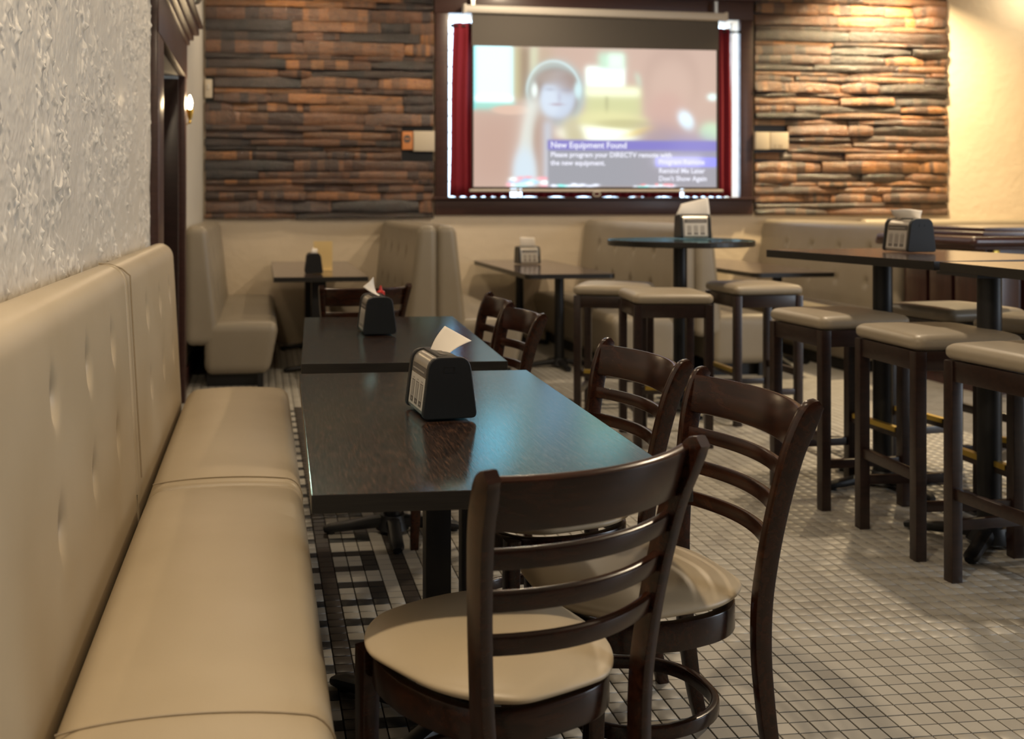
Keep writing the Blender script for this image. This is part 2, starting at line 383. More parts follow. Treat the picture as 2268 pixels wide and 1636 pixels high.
Fq = np.stack([idx[:-1, :-1], idx[:-1, 1:], idx[1:, 1:], idx[1:, :-1]], -1).reshape(-1, 4)
me = bpy.data.meshes.new('plaster_coat'); me.vertices.add(len(V)); me.vertices.foreach_set('co', V.ravel())
me.loops.add(Fq.size); me.loops.foreach_set('vertex_index', Fq.ravel().astype(np.int32))
me.polygons.add(len(Fq)); me.polygons.foreach_set('loop_start', np.arange(0, Fq.size, 4, dtype=np.int32)); me.polygons.foreach_set('loop_total', np.full(len(Fq), 4, np.int32))
me.update(calc_edges=True); link('plaster_coat', me, M['plasterC'], bpy.data.objects['wall_left'], True)
# back wall with the window opening
WX0, WX1, WZ0, WZ1 = 1.745, 4.642, 1.35, 3.09
bm = bmesh.new()
bx(bm, ((XL+WX0)/2, YB+0.15, ZC/2), (WX0-XL, 0.3, ZC)); bx(bm, ((XR+WX1)/2, YB+0.15, ZC/2), (XR-WX1, 0.3, ZC))
bx(bm, ((WX0+WX1)/2, YB+0.15, WZ0/2), (WX1-WX0, 0.3, WZ0)); bx(bm, ((WX0+WX1)/2, YB+0.15, (WZ1+ZC)/2), (WX1-WX0, 0.3, ZC-WZ1))
bm_obj('wall_back', bm, M['plasterB'])['kind'] = 'structure'

# floor: grout slab with mosaic tiles standing proud of it
P_ = 0.0525; OX, OY = 0.2544, 3.8656
fl = box('floor', ((XL+XR)/2, (YB+YF)/2, -0.05), (XR-XL+0.6, YB-YF+0.4, 0.1-0.003), M['grout']); fl['kind'] = 'structure'
fl.location.z = -0.003+0.0015
def tile_kind(c, r):
    dl, dr, db = 4-c, c-49, -48-r
    d = max(dl, dr, db)
    if d < 0 or d > 6: return 0
    al = c if d == db else r
    if d in (0, 5): return 2
    if d == 1: return 0
    if d == 6: return 1 if al % 3 == 0 else 0
    m = al % 6
    if m in (0, 3): return 1
    if m in (1, 2): return 1 if d == 2 else 0
    return 0
cs = np.arange(-15, 159); rs = np.arange(-111, 122)
tiles = [(c, r) for c in cs for r in rs]
def vis(c, r):
    X, Y = OX+(c+.5)*P_, OY-(r+.5)*P_
    xc, zc = X*math.cos(TH)-Y*math.sin(TH), X*math.sin(TH)+Y*math.cos(TH)
    if zc < 0.9: return None
    px, py = CX+F_PX*xc/zc, CY+F_PX*CAM_H/zc
    if not (0 < px < 2268 and py < 1630): return None
    ok = (1500 < px < 2268 and py > 1330 and X > 1.02) or (690 < px < 920 and 1140 < py < 1320)
    return zc if ok else None
cand = sorted(((vis(c, r), c, r) for c, r in tiles if vis(c, r)), key=lambda t: t[0])
left = [t for t in cand if t[1] < 12][:110]; rest = [t for t in cand if t[1] >= 12][:190]
single = {(c, r) for _, c, r in left+rest}
TW = P_-0.0042; ch = 0.0008
def tile_mesh(shade, i):
    bm = bmesh.new(); h = TW/2
    lo = [bm.verts.new((x*h, y*h, -0.004)) for x, y in ((-1, -1), (1, -1), (1, 1), (-1, 1))]
    mi = [bm.verts.new((x*h, y*h, -ch*0.7)) for x, y in ((-1, -1), (1, -1), (1, 1), (-1, 1))]
    up = [bm.verts.new((x*(h-ch), y*(h-ch), 0)) for x, y in ((-1, -1), (1, -1), (1, 1), (-1, 1))]
    bm.faces.new(up)
    for A, B in ((lo, mi), (mi, up)):
        for j in range(4): bm.faces.new((A[j], A[(j+1) % 4], B[(j+1) % 4], B[j]))
    me = bpy.data.meshes.new('tile'); bm.to_mesh(me); bm.free()
    me.materials.append(M[('tw', 'tk', 'ts')[i]])
    a = me.attributes.new('shade', 'FLOAT', 'POINT'); a.data.foreach_set('value', [shade]*len(me.vertices))
    return me
lib = {i: [tile_mesh(s, i) for s in ((0.1, 0.35, 0.6, 0.8, 0.95) if i == 0 else (0.3, 0.7))] for i in range(3)}
for c, r in sorted(single):
    o = bpy.data.objects.new('tile', random.choice(lib[tile_kind(c, r)])); COL.objects.link(o); o.parent = fl
    o.location = (OX+(c+.5)*P_, OY-(r+.5)*P_, 0.0015+random.uniform(-.0003, .0003))
rem = [(c, r) for c, r in tiles if (c, r) not in single and OX+(c+1)*P_ < XR and OX+c*P_ > XL and OY-r*P_ < YB and OY-(r+1)*P_ > YF]
A = np.array(rem, float); n = len(A); h = TW/2
ctr = np.stack([OX+(A[:, 0]+.5)*P_, OY-(A[:, 1]+.5)*P_], 1); cor = np.array([(-1, -1), (1, -1), (1, 1), (-1, 1)], float)
zj = rng.uniform(-.0003, .0003, n)
V = np.zeros((n, 12, 3))
for lvl, (hh, z) in enumerate(((h, -0.0025), (h, 0.0015-ch*0.7), (h-ch, 0.0015))):
    V[:, lvl*4:lvl*4+4, :2] = ctr[:, None, :]+cor[None]*hh; V[:, lvl*4:lvl*4+4, 2] = z+zj[:, None]
fq = [[8, 9, 10, 11]]+[[a, (a+1) % 4, 4+(a+1) % 4, 4+a] for a in range(4)]+[[4+a, 4+(a+1) % 4, 8+(a+1) % 4, 8+a] for a in range(4)]
Fq = (np.array(fq)[None]+np.arange(n)[:, None, None]*12).reshape(-1, 4)
me = bpy.data.meshes.new('tile_field'); me.vertices.add(n*12); me.vertices.foreach_set('co', V.ravel())
me.loops.add(Fq.size); me.loops.foreach_set('vertex_index', Fq.ravel().astype(np.int32))
me.polygons.add(len(Fq)); me.polygons.foreach_set('loop_start', np.arange(0, Fq.size, 4, dtype=np.int32)); me.polygons.foreach_set('loop_total', np.full(len(Fq), 4, np.int32))
kinds = np.array([tile_kind(int(c), int(r)) for c, r in rem], np.int32)
me.update()
for m in ('tw', 'tk', 'ts'): me.materials.append(M[m])
me.polygons.foreach_set('material_index', np.repeat(kinds, 9))
a = me.attributes.new('shade', 'FLOAT', 'POINT'); a.data.foreach_set('value', np.repeat(rng.uniform(0, 1, n), 12).astype(np.float32))
me.update()
o = bpy.data.objects.new('tile_field', me); COL.objects.link(o); o.parent = fl; o['kind'] = 'stuff'
for o in list(fl.children): o.location.z -= fl.location.z

# door casing, reveal, door, baseboard
dr = empty('door_1', (XL, 6.13, 0), kind='structure')
def at(o, p): o.parent = p; o.location = Vector(o.location)-Vector(p.location); return o
def world_parts(parent, items):
    for o in items: at(o, parent)
world_parts(dr, [
 box('casing', (XL+0.02, 5.25, 1.12), (0.044, 0.30, 2.24), M['trim'], bev=.006),
 box('casing', (XL+0.02, 6.92, 1.12), (0.044, 0.13, 2.24), M['trim'], bev=.006),
 box('casing', (XL+0.022, 6.05, 2.235), (0.048, 1.9, 0.23), M['trim'], bev=.005),
 box('door_leaf', (XL-0.30, 6.13, 1.055), (0.045, 1.40, 2.09), M['door'], bev=.004),
 box('jamb', (XL-0.165, DY1-0.012, 1.05), (0.33, 0.024, 2.1), M['door'], bev=.003),
 box('jamb', (XL-0.165, DY0+0.012, 1.05), (0.33, 0.024, 2.1), M['door'], bev=.003)])
bm = bmesh.new()
for i, (d, z, hgt) in enumerate(((0.06, 2.365, 0.035), (0.085, 2.40, 0.035), (0.12, 2.44, 0.045), (0.145, 2.475, 0.022))):
    bx(bm, (XL+d/2, 6.05, z), (d, 1.94+d, hgt), bev=.008)
world_parts(dr, [bm_obj('crown_moulding', bm, M['trim'], smooth=True)])
bm = bmesh.new(); lathe(bm, [(0.012, 0), (0.026, 0.01), (0.030, 0.028), (0.022, 0.045), (0.001, 0.052)]);
kn = bm_obj('door_handle', bm, M['brass'], smooth=True); kn.rotation_euler = (0, PI/2, 0); kn.location = (XL-0.275, 6.66, 1.0); at(kn, dr)
box('baseboard_left', (XL+0.010, 8.32, 0.07), (0.02, 2.66, 0.14), M['trim'], bev=.004)['kind'] = 'structure'
box('baseboard_left', (XL+0.010, 1.25, 0.07), (0.02, 7.6, 0.14), M['trim'], bev=.004)['kind'] = 'structure'

# window: casing, sash, muntins, pane
win = empty('window_1', (3.2, YB, 2.2), kind='structure')
it = [box('casing', (1.682, YB-0.022, 2.215), (0.126, 0.044, 1.75), M['trim'], bev=.006), box('casing', (4.708, YB-0.022, 2.215), (0.132, 0.044, 1.75), M['trim'], bev=.006),
      box('casing', (3.195, YB-0.024, 3.19), (3.17, 0.048, 0.20), M['trim'], bev=.006), box('casing', (3.195, YB-0.022, 1.262), (3.16, 0.044, 0.150), M['trim'], bev=.006),
      box('window_sill', (3.195, YB-0.045, 1.345), (3.2, 0.09, 0.022), M['trim'], bev=.005),
      box('crown_moulding', (3.195, YB-0.05, 3.30), (3.30, 0.10, 0.05), M['trim'], bev=.01)]
for x in (WX0+.004, WX1-.004): it.append(box('sash_stile', (x, YB+0.17, 2.22), (0.008, 0.05, WZ1-WZ0), M['tube']))
for x in (2.7, 3.68): it.append(box('sash_stile', (x, YB+0.17, 2.22), (0.06, 0.05, WZ1-WZ0), M['tube']))
for i in range(1, 11): it.append(box('muntin', (3.19, YB+0.172, WZ0+i*0.158), (2.88, 0.02, 0.010), M['tube']))
for x in (1.99, 2.23, 2.47, 2.94, 3.18, 3.42, 3.92, 4.16, 4.40): it.append(box('muntin', (x, YB+0.172, 2.22), (0.014, 0.02, 1.72), M['tube']))
it.append(box('pane', (3.19, YB+0.20, 2.22), (2.89, 0.005, 1.74), M['pane']))
world_parts(win, it)

# curtains and rod
rod = empty('curtain_rod', (3.2, YB-0.06, 2.97), label='thin black rod across the top of the window carrying both red curtains', cat='curtain rod')
bm = bmesh.new(); cyl(bm, (-1.42, 0, 0), (1.42, 0, 0), 0.008); bm_obj('rod', bm, M['black'], rod, True)
for s in (-1, 1):
    bm = bmesh.new(); bmesh.ops.create_uvsphere(bm, u_segments=12, v_segments=8, radius=0.018); bm_obj('finial', bm, M['black'], rod, True, loc=(s*1.425, 0, 0))
    bx_ = box('bracket', (s*1.36, 0.03, 0), (0.02, 0.06, 0.02), M['black'], rod)
def curtain(x0, x1, lab, z0=1.359, z1=3.0, pinch=0.0):
    n, m = 70, 14; V = []; F = []
    for j in range(m+1):
        t = j/m; z = z0+(z1-z0)*t
        for i in range(n+1):
            u = i/n; y = 0.018*math.sin(u*2*PI*((x1-x0)/0.075)+0.4*math.sin(3*t))*(1-.3*t)
            V.append((x0+(x1-x0)*u+0.004*math.sin(7*t+u*5)+pinch*(1-t)*(0.5-u), YB-0.062+y, z+(0.007*math.sin(u*37)*(1-t) if j == 0 else 0)))
    for j in range(m):
        for i in range(n): a = j*(n+1)+i; F.append((a, a+1, a+n+2, a+n+1))
    me = bpy.data.meshes.new('curtain'); me.from_pydata(V, [], F); me.update()
    o = link('curtain', me, M['curtain']); md = o.modifiers.new('s', 'SOLIDIFY'); md.thickness = 0.004
    tag(o, lab, 'curtain', 'red curtains at the window')
curtain(1.787, 2.30, 'dark red velvet curtain at the left edge of the window, behind the projection screen', pinch=-0.07)
curtain(4.08, 4.535, 'bright red velvet curtain at the right edge of the window, beside a strip of daylight', pinch=-0.03)
curtain(2.45, 4.02, 'dark red velvet curtain hanging hidden behind the middle of the projection screen')

# ------------------------------------------------------------------ projection screen
scr = empty('projection_screen', (3.16, YB-0.13, 3.1), label='pull-down projection screen showing a film with a pop-up message, before the window', cat='projection screen')
def sp(o): return at(o, scr)
YS = YB-0.135
bm = bmesh.new(); x0, x1 = 1.873, 4.446
sweep(bm, [(x0, YS-.0, 3.115), (x1, YS-.0, 3.095)], (0, 1, 0), 0.085, 0.078, rnd=.3)
sp(bm_obj('housing', bm, M['tube'], smooth=True))
for x, z in ((x0+.005, 3.115), (x1-.005, 3.095)): sp(box('end_cap', (x, YS, z), (0.03, 0.095, 0.09), M['tube'], bev=.01))
sp(box('hanger', (x0+0.09, YS+.02, 3.20), (0.03, 0.03, 0.12), M['screw'])); sp(box('hanger', (x1-0.09, YS+.02, 3.19), (0.03, 0.03, 0.12), M['screw']))
SX0, SX1, SZ0, SZ1 = 1.948, 4.378, 1.435, 3.075
sp(box('black_drop', ((SX0+SX1)/2, YS, (2.775+SZ1)/2), (SX1-SX0, 0.003, SZ1-2.775), M['fabric']))
PX0, PX1, PZ0, PZ1 = 1.965, 4.355, 1.452, 2.775
sp(box('side_border', (SX0+.0085, YS, (SZ0+PZ1)/2), (0.017, 0.003, PZ1-SZ0), M['border'])); sp(box('side_border', (SX1-.0115, YS, (SZ0+PZ1)/2), (0.023, 0.003, PZ1-SZ0), M['border']))
sp(box('bottom_border', ((SX0+SX1)/2, YS, (SZ0+PZ0)/2), (SX1-SX0-.04, 0.003, PZ0-SZ0), M['border']))
bm = bmesh.new(); sweep(bm, [(SX0-.02, YS, 1.418), (SX1+.04, YS, 1.418)], (0, 1, 0), 0.024, 0.026); sp(bm_obj('weight_bar', bm, M['tube'], smooth=True))
bm = bmesh.new(); tube(bm, [(3.155+.035*math.cos(a), YS-.012, 1.385+.02*math.sin(a)) for a in np.linspace(0, 2*PI, 20, endpoint=False)], 0.005, closed=True); sp(bm_obj('pull_ring', bm, M['tube'], smooth=True))
# the projected picture, as light given off by a fine grid (coordinates: 0..1515 x 0..885 inside the picture)
NX, NZ = 300, 172
uu, vv = np.meshgrid(np.linspace(0, 1515, NX+1), np.linspace(0, 885, NZ+1))
img = np.zeros(uu.shape+(3,)); img[:] = srgb(190, 164, 150)
def sm(x, e): return 1/(1+np.exp(-np.clip(x/e, -30, 30)))
def paint(mask, col, g=1.0):
    c = np.array(srgb(*col))*g; img[:] = img*(1-mask[..., None])+c*mask[..., None]
def rect(x0, y0, x1, y1, e=6, sl=0.0): return sm(uu-x0-sl*(vv-y0), e)*sm(x1+sl*(vv-y0)-uu, e)*sm(vv-y0, e)*sm(y1-vv, e)
def ell(cx, cy, rx, ry, e=0.08, rot=0): 
    X, Y = uu-cx, vv-cy; c, s = math.cos(rot), math.sin(rot); X, Y = X*c+Y*s, -X*s+Y*c
    return sm(1-np.hypot(X/rx, Y/ry), e)
paint(rect(700, -50, 1515, 600, 60), (196, 170, 156)); paint(rect(-50, 420, 330, 900, 50), (182, 152, 138))
paint(rect(225, 0, 300, 330, 14), (186, 180, 138)); paint(rect(285, 0, 345, 330, 12), (140, 120, 100)); paint(rect(350, 0, 395, 330, 10), (205, 214, 184)); paint(rect(395, 0, 470, 250, 24), (178, 160, 134))
paint(rect(-10, -10, 235, 345, 8), (196, 248, 255), 1.35); paint(rect(-10, 320, 235, 352, 8), (235, 255, 255), 1.6); paint(rect(-10, 352, 250, 395, 10), (140, 214, 200)); paint(rect(-30, -10, 8, 400, 6), (90, 214, 214))
paint(ell(230, 400, 120, 30), (208, 178, 160))
paint(rect(690, 120, 930, 262, 9), (226, 246, 240), 1.35); paint(rect(770, 30, 930, 130, 12), (190, 224, 200)); paint(rect(830, 35, 925, 130, 8), (224, 244, 228))
paint(rect(680, 250, 1040, 440, 12), (198, 200, 152)); paint(rect(680, 250, 1030, 305, 10), (236, 240, 206), 1.1); paint(rect(812, 310, 826, 430, 5), (168, 168, 128))
paint(ell(880, 500, 300, 95, .12, .1), (214, 212, 160)); paint(ell(800, 560, 270, 60, .14, .08), (240, 246, 226), 1.15); paint(ell(930, 480, 180, 28, .2), (190, 186, 140)); paint(ell(1080, 520, 130, 22, .25, -.25), (236, 216, 120))
paint(rect(1000, 160, 1020, 240, 10, .25), (190, 222, 200)); paint(ell(1230, 200, 175, 235, .09), (186, 160, 147)); paint(ell(1225, 260, 140, 190, .15), (198, 172, 158)); paint(ell(1200, 420, 120, 140, .15), (196, 164, 152))
paint(ell(1320, 455, 42, 62, .2, -.5), (206, 226, 236), 1.25); paint(ell(1150, 600, 150, 110, .2), (170, 146, 150)); paint(ell(1480, 530, 70, 60, .2), (196, 226, 190)); paint(ell(1490, 303, 30, 22, .25), (228, 250, 245))
# woman with headphones: long pale hair, face, body
paint(ell(505, 290, 175, 200, .07), (172, 196, 196)); paint(ell(500, 300, 150, 175, .08), (142, 124, 114))
paint(rect(330, 330, 420, 900, 22, -.10), (216, 220, 212), 1.1); paint(ell(365, 620, 75, 250, .12, .12), (206, 208, 200)); paint(ell(420, 620, 60, 230, .15), (170, 146, 132)); paint(ell(620, 560, 60, 130, .2, -.35), (190, 182, 150))
paint(ell(520, 310, 103, 140, .07), (184, 196, 214)); paint(ell(470, 340, 60, 95, .15), (200, 212, 226)); paint(ell(490, 195, 110, 45, .2), (160, 146, 138)); paint(ell(570, 230, 60, 60, .2, .6), (150, 130, 122))
for ex, ey in ((470, 268), (562, 270)): paint(ell(ex, ey, 24, 8, .45)*.6, (126, 124, 142))
paint(ell(525, 318, 12, 34, .4), (160, 160, 180)); paint(ell(512, 362, 34, 8, .3), (150, 110, 122)); paint(ell(520, 330, 70, 110, .3)*.5, (196, 206, 220))
hp = np.exp(-((np.hypot((uu-490)/165, (vv-280)/192)-1)/.045)**2)*sm(300-vv, 20); paint(hp*.6, (206, 232, 236), 1.0); paint(ell(640, 270, 22, 50, .2), (196, 222, 226)); paint(ell(372, 275, 18, 42, .2), (226, 236, 232))
paint(rect(395, 480, 480, 900, 16), (176, 150, 136)); paint(rect(430, 470, 475, 900, 12), (188, 196, 208)); paint(ell(310, 800, 70, 160, .15), (190, 204, 214), 1.1)
for i in range(26): paint(ell(random.uniform(210, 450), random.uniform(815, 885), random.uniform(12, 34), random.uniform(6, 14), .3), random.choice([(190, 240, 240), (220, 150, 160), (236, 250, 250), (150, 190, 220)]), 1.2)
# pop-up message
paint(rect(453, 588, 1520, 885, 3), (147, 148, 156)); paint(rect(1060, 588, 1520, 885, 60), (152, 148, 158))
paint(rect(453, 588, 1520, 650, 4), (124, 118, 188)); paint(rect(1240, 592, 1520, 640, 30), (142, 138, 200)); paint(rect(1128, 694, 1520, 752, 4), (132, 132, 224), 1.3); paint(rect(1128, 700, 1420, 735, 14), (222, 222, 250), 1.1)
for i in range(30): paint(ell(random.choice([random.uniform(460, 760), random.uniform(1000, 1230)]), random.uniform(868, 885), random.uniform(10, 30), 6, .3), random.choice([(120, 236, 226), (230, 120, 130), (230, 236, 250)]), 1.2)
V = np.stack([PX0+uu/1515*(PX1-PX0), np.full(uu.shape, YS), PZ1-vv/885*(PZ1-PZ0)], -1).reshape(-1, 3)
idx = np.arange(V.shape[0]).reshape(NZ+1, NX+1)
Fq = np.stack([idx[:-1, :-1], idx[1:, :-1], idx[1:, 1:], idx[:-1, 1:]], -1).reshape(-1, 4)
me = bpy.data.meshes.new('picture'); me.from_pydata(V.tolist(), [], Fq.tolist()); me.update()
at_ = me.color_attributes.new('picture', 'FLOAT_COLOR', 'POINT'); at_.data.foreach_set('color', np.concatenate([img.reshape(-1, 3), np.ones((V.shape[0], 1))], 1).ravel().astype(np.float32))
sp(link('picture', me, M['picture'], None, False))
def text(body, u, v, size, mat, parent, bold=0.0):
    c = bpy.data.curves.new('t', 'FONT'); c.body = body; c.size = size; c.extrude = 0.0004; c.offset = bold; c.resolution_u = 3
    t = bpy.data.objects.new('t', c); COL.objects.link(t); dg = bpy.context.evaluated_depsgraph_get(); me = bpy.data.meshes.new_from_object(t.evaluated_get(dg))
    bpy.data.objects.remove(t); me.materials.clear(); o = link('lettering', me, mat, None, False); o['kind'] = 'stuff'
    o.rotation_euler = (PI/2, 0, 0); o.location = (PX0+u/1515*(PX1-PX0), YS-.003, PZ1-v/885*(PZ1-PZ0)); return at(o, parent)
for b, u, v, s in (('New Equipment Found', 470, 636, .080), ('Please program your DIRECTV remote with', 470, 694, .0665), ('the new equipment.', 470, 746, .0665),
                   ('Program Remote', 1146, 738, .066), ('Remind Me Later', 1146, 794, .066), ("Don't Show Again", 1146, 844, .066)):
    text(b, u, v, s, M['letter'], scr, .0016)

# ------------------------------------------------------------------ barrel stave cladding
def stave_mesh(i):
    n = 12; V = []; F = []; bow = random.uniform(.006, .020); hm = random.choice([0, .03, .06, .1, .28])
    ph = random.uniform(0, 6); k = random.choice([0, 1, 1])
    for j in range(n+1):
        t = j/n*2-1; h = 0.5*(1-hm*t*t*k)+.02*math.sin(3*t+ph); yb = -bow*(1-t*t)
        up = .015*math.sin(2*t+ph)
        sec = [(0.0, -h), (-0.021, -h), (-0.0245, -h+.05), (-0.0258, 0), (-0.0245, h-.05), (-0.021, h), (0.0, h)]
        for y, z in sec: V.append((t/2, y+yb, z+up))
    m = 7
    for j in range(n):
        for q in range(m): a, b = j*m+q, j*m+(q+1) % m; F.append((a, b, b+m, a+m))
    F.append(tuple(range(m))[::-1]); F.append(tuple(n*m+q for q in range(m)))
    me = bpy.data.meshes.new('stave'); me.from_pydata(V, [], F); me.update(); me.materials.append(M['stave'])
    bm = bmesh.new(); bm.from_mesh(me); bmesh.ops.recalc_face_normals(bm, faces=bm.faces); bm.to_mesh(me); bm.free()
    me.polygons.foreach_set('use_smooth', [True]*len(me.polygons))
    try: me.set_sharp_from_angle(angle=R(13))
    except Exception: pass
    return me
stv = [stave_mesh(i) for i in range(16)]
def panel(x0, x1, z0, z1, lab, holes):
    p = empty('stave_panel', ((x0+x1)/2, YB, z0), label=lab, cat='wall cladding', group='barrel stave panels on the back wall')
    bk = box('backing_board', ((x0+x1)/2, YB-.006, (z0+z1)/2+.02), (x1-x0-.02, .012, z1-z0-.05), M['black']); at(bk, p)
    z = z0; cnt = 0
    while z < z1:
        hgt = random.choice([.046, .055, .064, .072, .08, .09, .105, .12]); x = x0+random.uniform(0, .012)
        while x < x1-.05:
            L = random.choice([.3, .45, .6, .75, .9, 1.1, 1.3, .8]); L *= random.uniform(.85, 1.15)
            xe = min(x+L, x1-random.uniform(0, .012))
            if x1-xe < .10: xe = x1-random.uniform(0, .014)
            hit = [hh for hh in holes if hh[2] < z+hgt and hh[3] > z and hh[0] < xe and hh[1] > x]
            nx = None
            if hit:
                hx = hit[0]
                if hx[0]-x < .06: x = hx[1]+.002; continue
                xe = hx[0]-.002; nx = hx[1]+.002
            o = bpy.data.objects.new('stave', random.choice(stv)); COL.objects.link(o); o.parent = p
            o.location = ((x+xe)/2-p.location.x, -.012-random.uniform(0.0, .018), z+hgt/2+random.uniform(-.003, .003)-p.location.z)
            o.scale = ((xe-x)-.003, 1.0*random.uniform(.8, 1.1), hgt*random.uniform(.93, 1.03)); o.rotation_euler = (random.uniform(-.22, .22), random.uniform(-.012, .012), 0)
            cnt += 1; x = nx if nx else xe+.001
        z += hgt*.985
    return cnt
n1 = panel(-.525, 1.612, 1.15, 3.66, 'varnished barrel stave panel left of the window, dark browns with light streaks', [(1.30, 1.63, 1.77, 1.985), (-.53, -.44, 2.24, 2.44)])
n2 = panel(4.79, 6.85, 1.175, 3.66, 'golden lit barrel stave panel right of the window, next to bare cream wall', [(4.77, 5.13, 1.82, 2.0)])
def wall_plate(x0, x1, z0, z1, lab, seam=None, depth=.075):
    p = empty('wall_plate', ((x0+x1)/2, YB, (z0+z1)/2), label=lab, cat='wall plate')
    at(box('plate', ((x0+x1)/2, YB-depth/2-.005, (z0+z1)/2), (x1-x0, depth, z1-z0), M['plate'], bev=.004), p); return p
p = wall_plate(1.408, 1.606, 1.785, 1.975, 'square cream blank plate on the stave wall, left of the window frame')
st = empty('round_sticker', (1.35, YB, 1.885), label='orange sticker with a dark round mark, left of the cream blank plate', cat='sticker')
at(box('backing', (1.352, YB-.035, 1.885), (.10, .06, .17), M['orange'], bev=.003), st)
bm = bmesh.new(); cyl(bm, (1.347, YB-.064, 1.90), (1.347, YB-.068, 1.90), .036); at(bm_obj('round_mark', bm, M['ink'], smooth=True), st)
bm = bmesh.new(); bx(bm, (1.347, YB-.0695, 1.90), (.05, .002, .010)); at(bm_obj('bar_mark', bm, M['orange']), st)
p = wall_plate(4.785, 4.93, 1.825, 1.995, 'cream blank plate touching the right side of the window frame')
p = wall_plate(4.936, 5.125, 1.830, 1.995, 'slightly tapered cream plate with brown drips, second from the window frame')
for dx in (.05, .09, .115): at(box('drip', (4.936+dx, YB-.081, 1.855), (.007, .002, .04), M['piping']), p)
p = wall_plate(-.517, -.452, 2.26, 2.43, 'small white switch box at the far left edge of the stave wall'); at(box('switch', (-.485, YB-.084, 2.36), (.02, .01, .05), M['tube'], bev=.002), p)

# ------------------------------------------------------------------ upholstery: bench along left wall, booths
def dimples(pts, depth, ax, sgn, sy=.045, sz=.055):
    def w(V):
        out = V.copy(); face = (np.sign(V[:, ax]) == sgn)
        for (y, z) in pts:
            dy, dz = V[:, 1]-y, V[:, 2]-z
            g = depth*(np.exp(-np.hypot(dy/.010, dz/.012))*.8+np.exp(-((dy/sy)**2+(dz/sz)**2))*.7+.30*np.exp(-((dy/.010)**2+(dz/(sz*1.3))**2)))
            out[:, ax] -= sgn*g*face
        return out
    return w
def button(parent, p, nrm=(1, 0, 0), r=.011):
    me = rbox_me('button', (.010, r*2, r*2), (.0049, r*.98, r*.98), .02, None, 3)
    return link('button', me, M['vinyl'], parent, True, p)
def seat_warp(L, depth, hgt, crown=.02, inset=.05, sgn=1):
    """seat: crown on top, front face sloping in towards the floor (front = +x*sgn)"""
    def w(V):
        o = V.copy(); u = np.clip(1-(V[:, 0]/(depth/2))**2, 0, 1); q = np.clip(1-(V[:, 1]/(L/2))**2, 0, 1)
        top = sm(V[:, 2], .02); o[:, 2] += top*crown*u**.7*q**.35
        fr = np.clip((V[:, 0]*sgn+depth/2)/depth, 0, 1); dn = np.clip((hgt/2-V[:, 2])/hgt, 0, 1)
        o[:, 0] -= sgn*fr*dn*inset
        return o
    return w
def bench_unit(parent, x_back, x_seat0, x_front, y0, y1, sgn, z_top, btn, zs=(.685, .93), back_name='backrest', step=.022, ry_seat=None, crown=.022, seat_h=.36, z_seat=.455, lean=.10, back_t=.15, ry=.022, y_seat=None):
    """one upholstered section; sgn=+1 faces +x.  x_back = wall side plane, x_front = seat front"""
    L = y1-y0; yc = (y0+y1)/2; zb = .30; hb = z_top-zb
    pts = [(y-yc, z-(zb+hb/2)) for y in btn for z in zs]
    dm = dimples(pts, .034, 0, sgn, .024, .036)
    def wb(V):
        o = dm(V); t = (V[:, 2]+hb/2)/hb
        u = np.clip(1-(V[:, 1]/(L/2))**4, 0, 1)*np.clip(1-(V[:, 2]/(hb/2))**4, 0, 1)
        o[:, 0] += sgn*(1-t)*lean*(np.sign(V[:, 0]) == sgn)+sgn*.012*u*(np.sign(V[:, 0]) == sgn)
        return o
    b = cushion(back_name, (back_t, L-.002, hb), (.055, ry, .06), step, M['vinyl'], parent, wb); b.location = (x_back+sgn*(back_t/2+.012)-parent.location.x, yc-parent.location.y, zb+hb/2-parent.location.z)
    for y in btn:
        for z in zs:
            t = (z-zb)/hb; bt = button(b, (sgn*(back_t/2+(1-t)*lean+.012-.027), y-yc, z-(zb+hb/2)))
    if y_seat: y0 = y_seat; L = y1-y0; yc = (y0+y1)/2
    D = abs(x_front-x_seat0); s = cushion('seat', (D, L-.002, seat_h), (.06, ry_seat or ry, .07), .04, M['vinyl'], parent, seat_warp(L, D, seat_h, crown, .07, sgn))
    s.location = ((x_front+x_seat0)/2-parent.location.x, yc-parent.location.y, z_seat-seat_h/2-parent.location.z)
    return b, s, D, hb
def seam_loop(parent, D, seat_h, z_seat, xc, yy, sgn, y0, y1):
    # stitched welt following the seat's own rounded section
    L = y1-y0; rx, rz = .06, .07; P = [(-D/2+.02, yy-(y0+y1)/2, seat_h/2)]
    for a in np.linspace(0, 1, 18): P.append((-D/2+.03+a*(D-rx-.03), yy-(y0+y1)/2, seat_h/2))
    for a in np.linspace(0, PI/2, 8): P.append((D/2-rx+rx*math.sin(a), yy-(y0+y1)/2, seat_h/2-rz+rz*math.cos(a)))
    for a in np.linspace(.1, 1, 6): P.append((D/2, yy-(y0+y1)/2, seat_h/2-rz-a*(seat_h-2*rz)))
    P = seat_warp(L, D, seat_h, .048, .07, 1)(np.array(P, float))
    P[:, 2] += .0012; P[:, 0] += .001
    bm = bmesh.new(); tube(bm, [(sgn*a+xc-parent.location.x, b_+(y0+y1)/2-parent.location.y, c+z_seat-seat_h/2-parent.location.z) for a, b_, c in P], .0022, 6)
    return bm_obj('piping', bm, M['piping'], parent, True)

bench = empty('banquette_bench', (-.25, 3.2, 0), label='long beige buttoned vinyl bench against the textured left wall, near the camera', cat='bench')
for y0, y1, btn in ((1.44, 3.17, (2.02, 2.41, 2.80)), (3.172, 4.86, (3.62, 4.05, 4.48))):
    b, s, D, hb = bench_unit(bench, XL+.004, -.350, .135, y0, y1, 1, 1.115, btn, y_seat=max(y0, 1.60), step=.011, ry_seat=.03, back_t=.115, lean=.045, crown=.048, z_seat=.436)
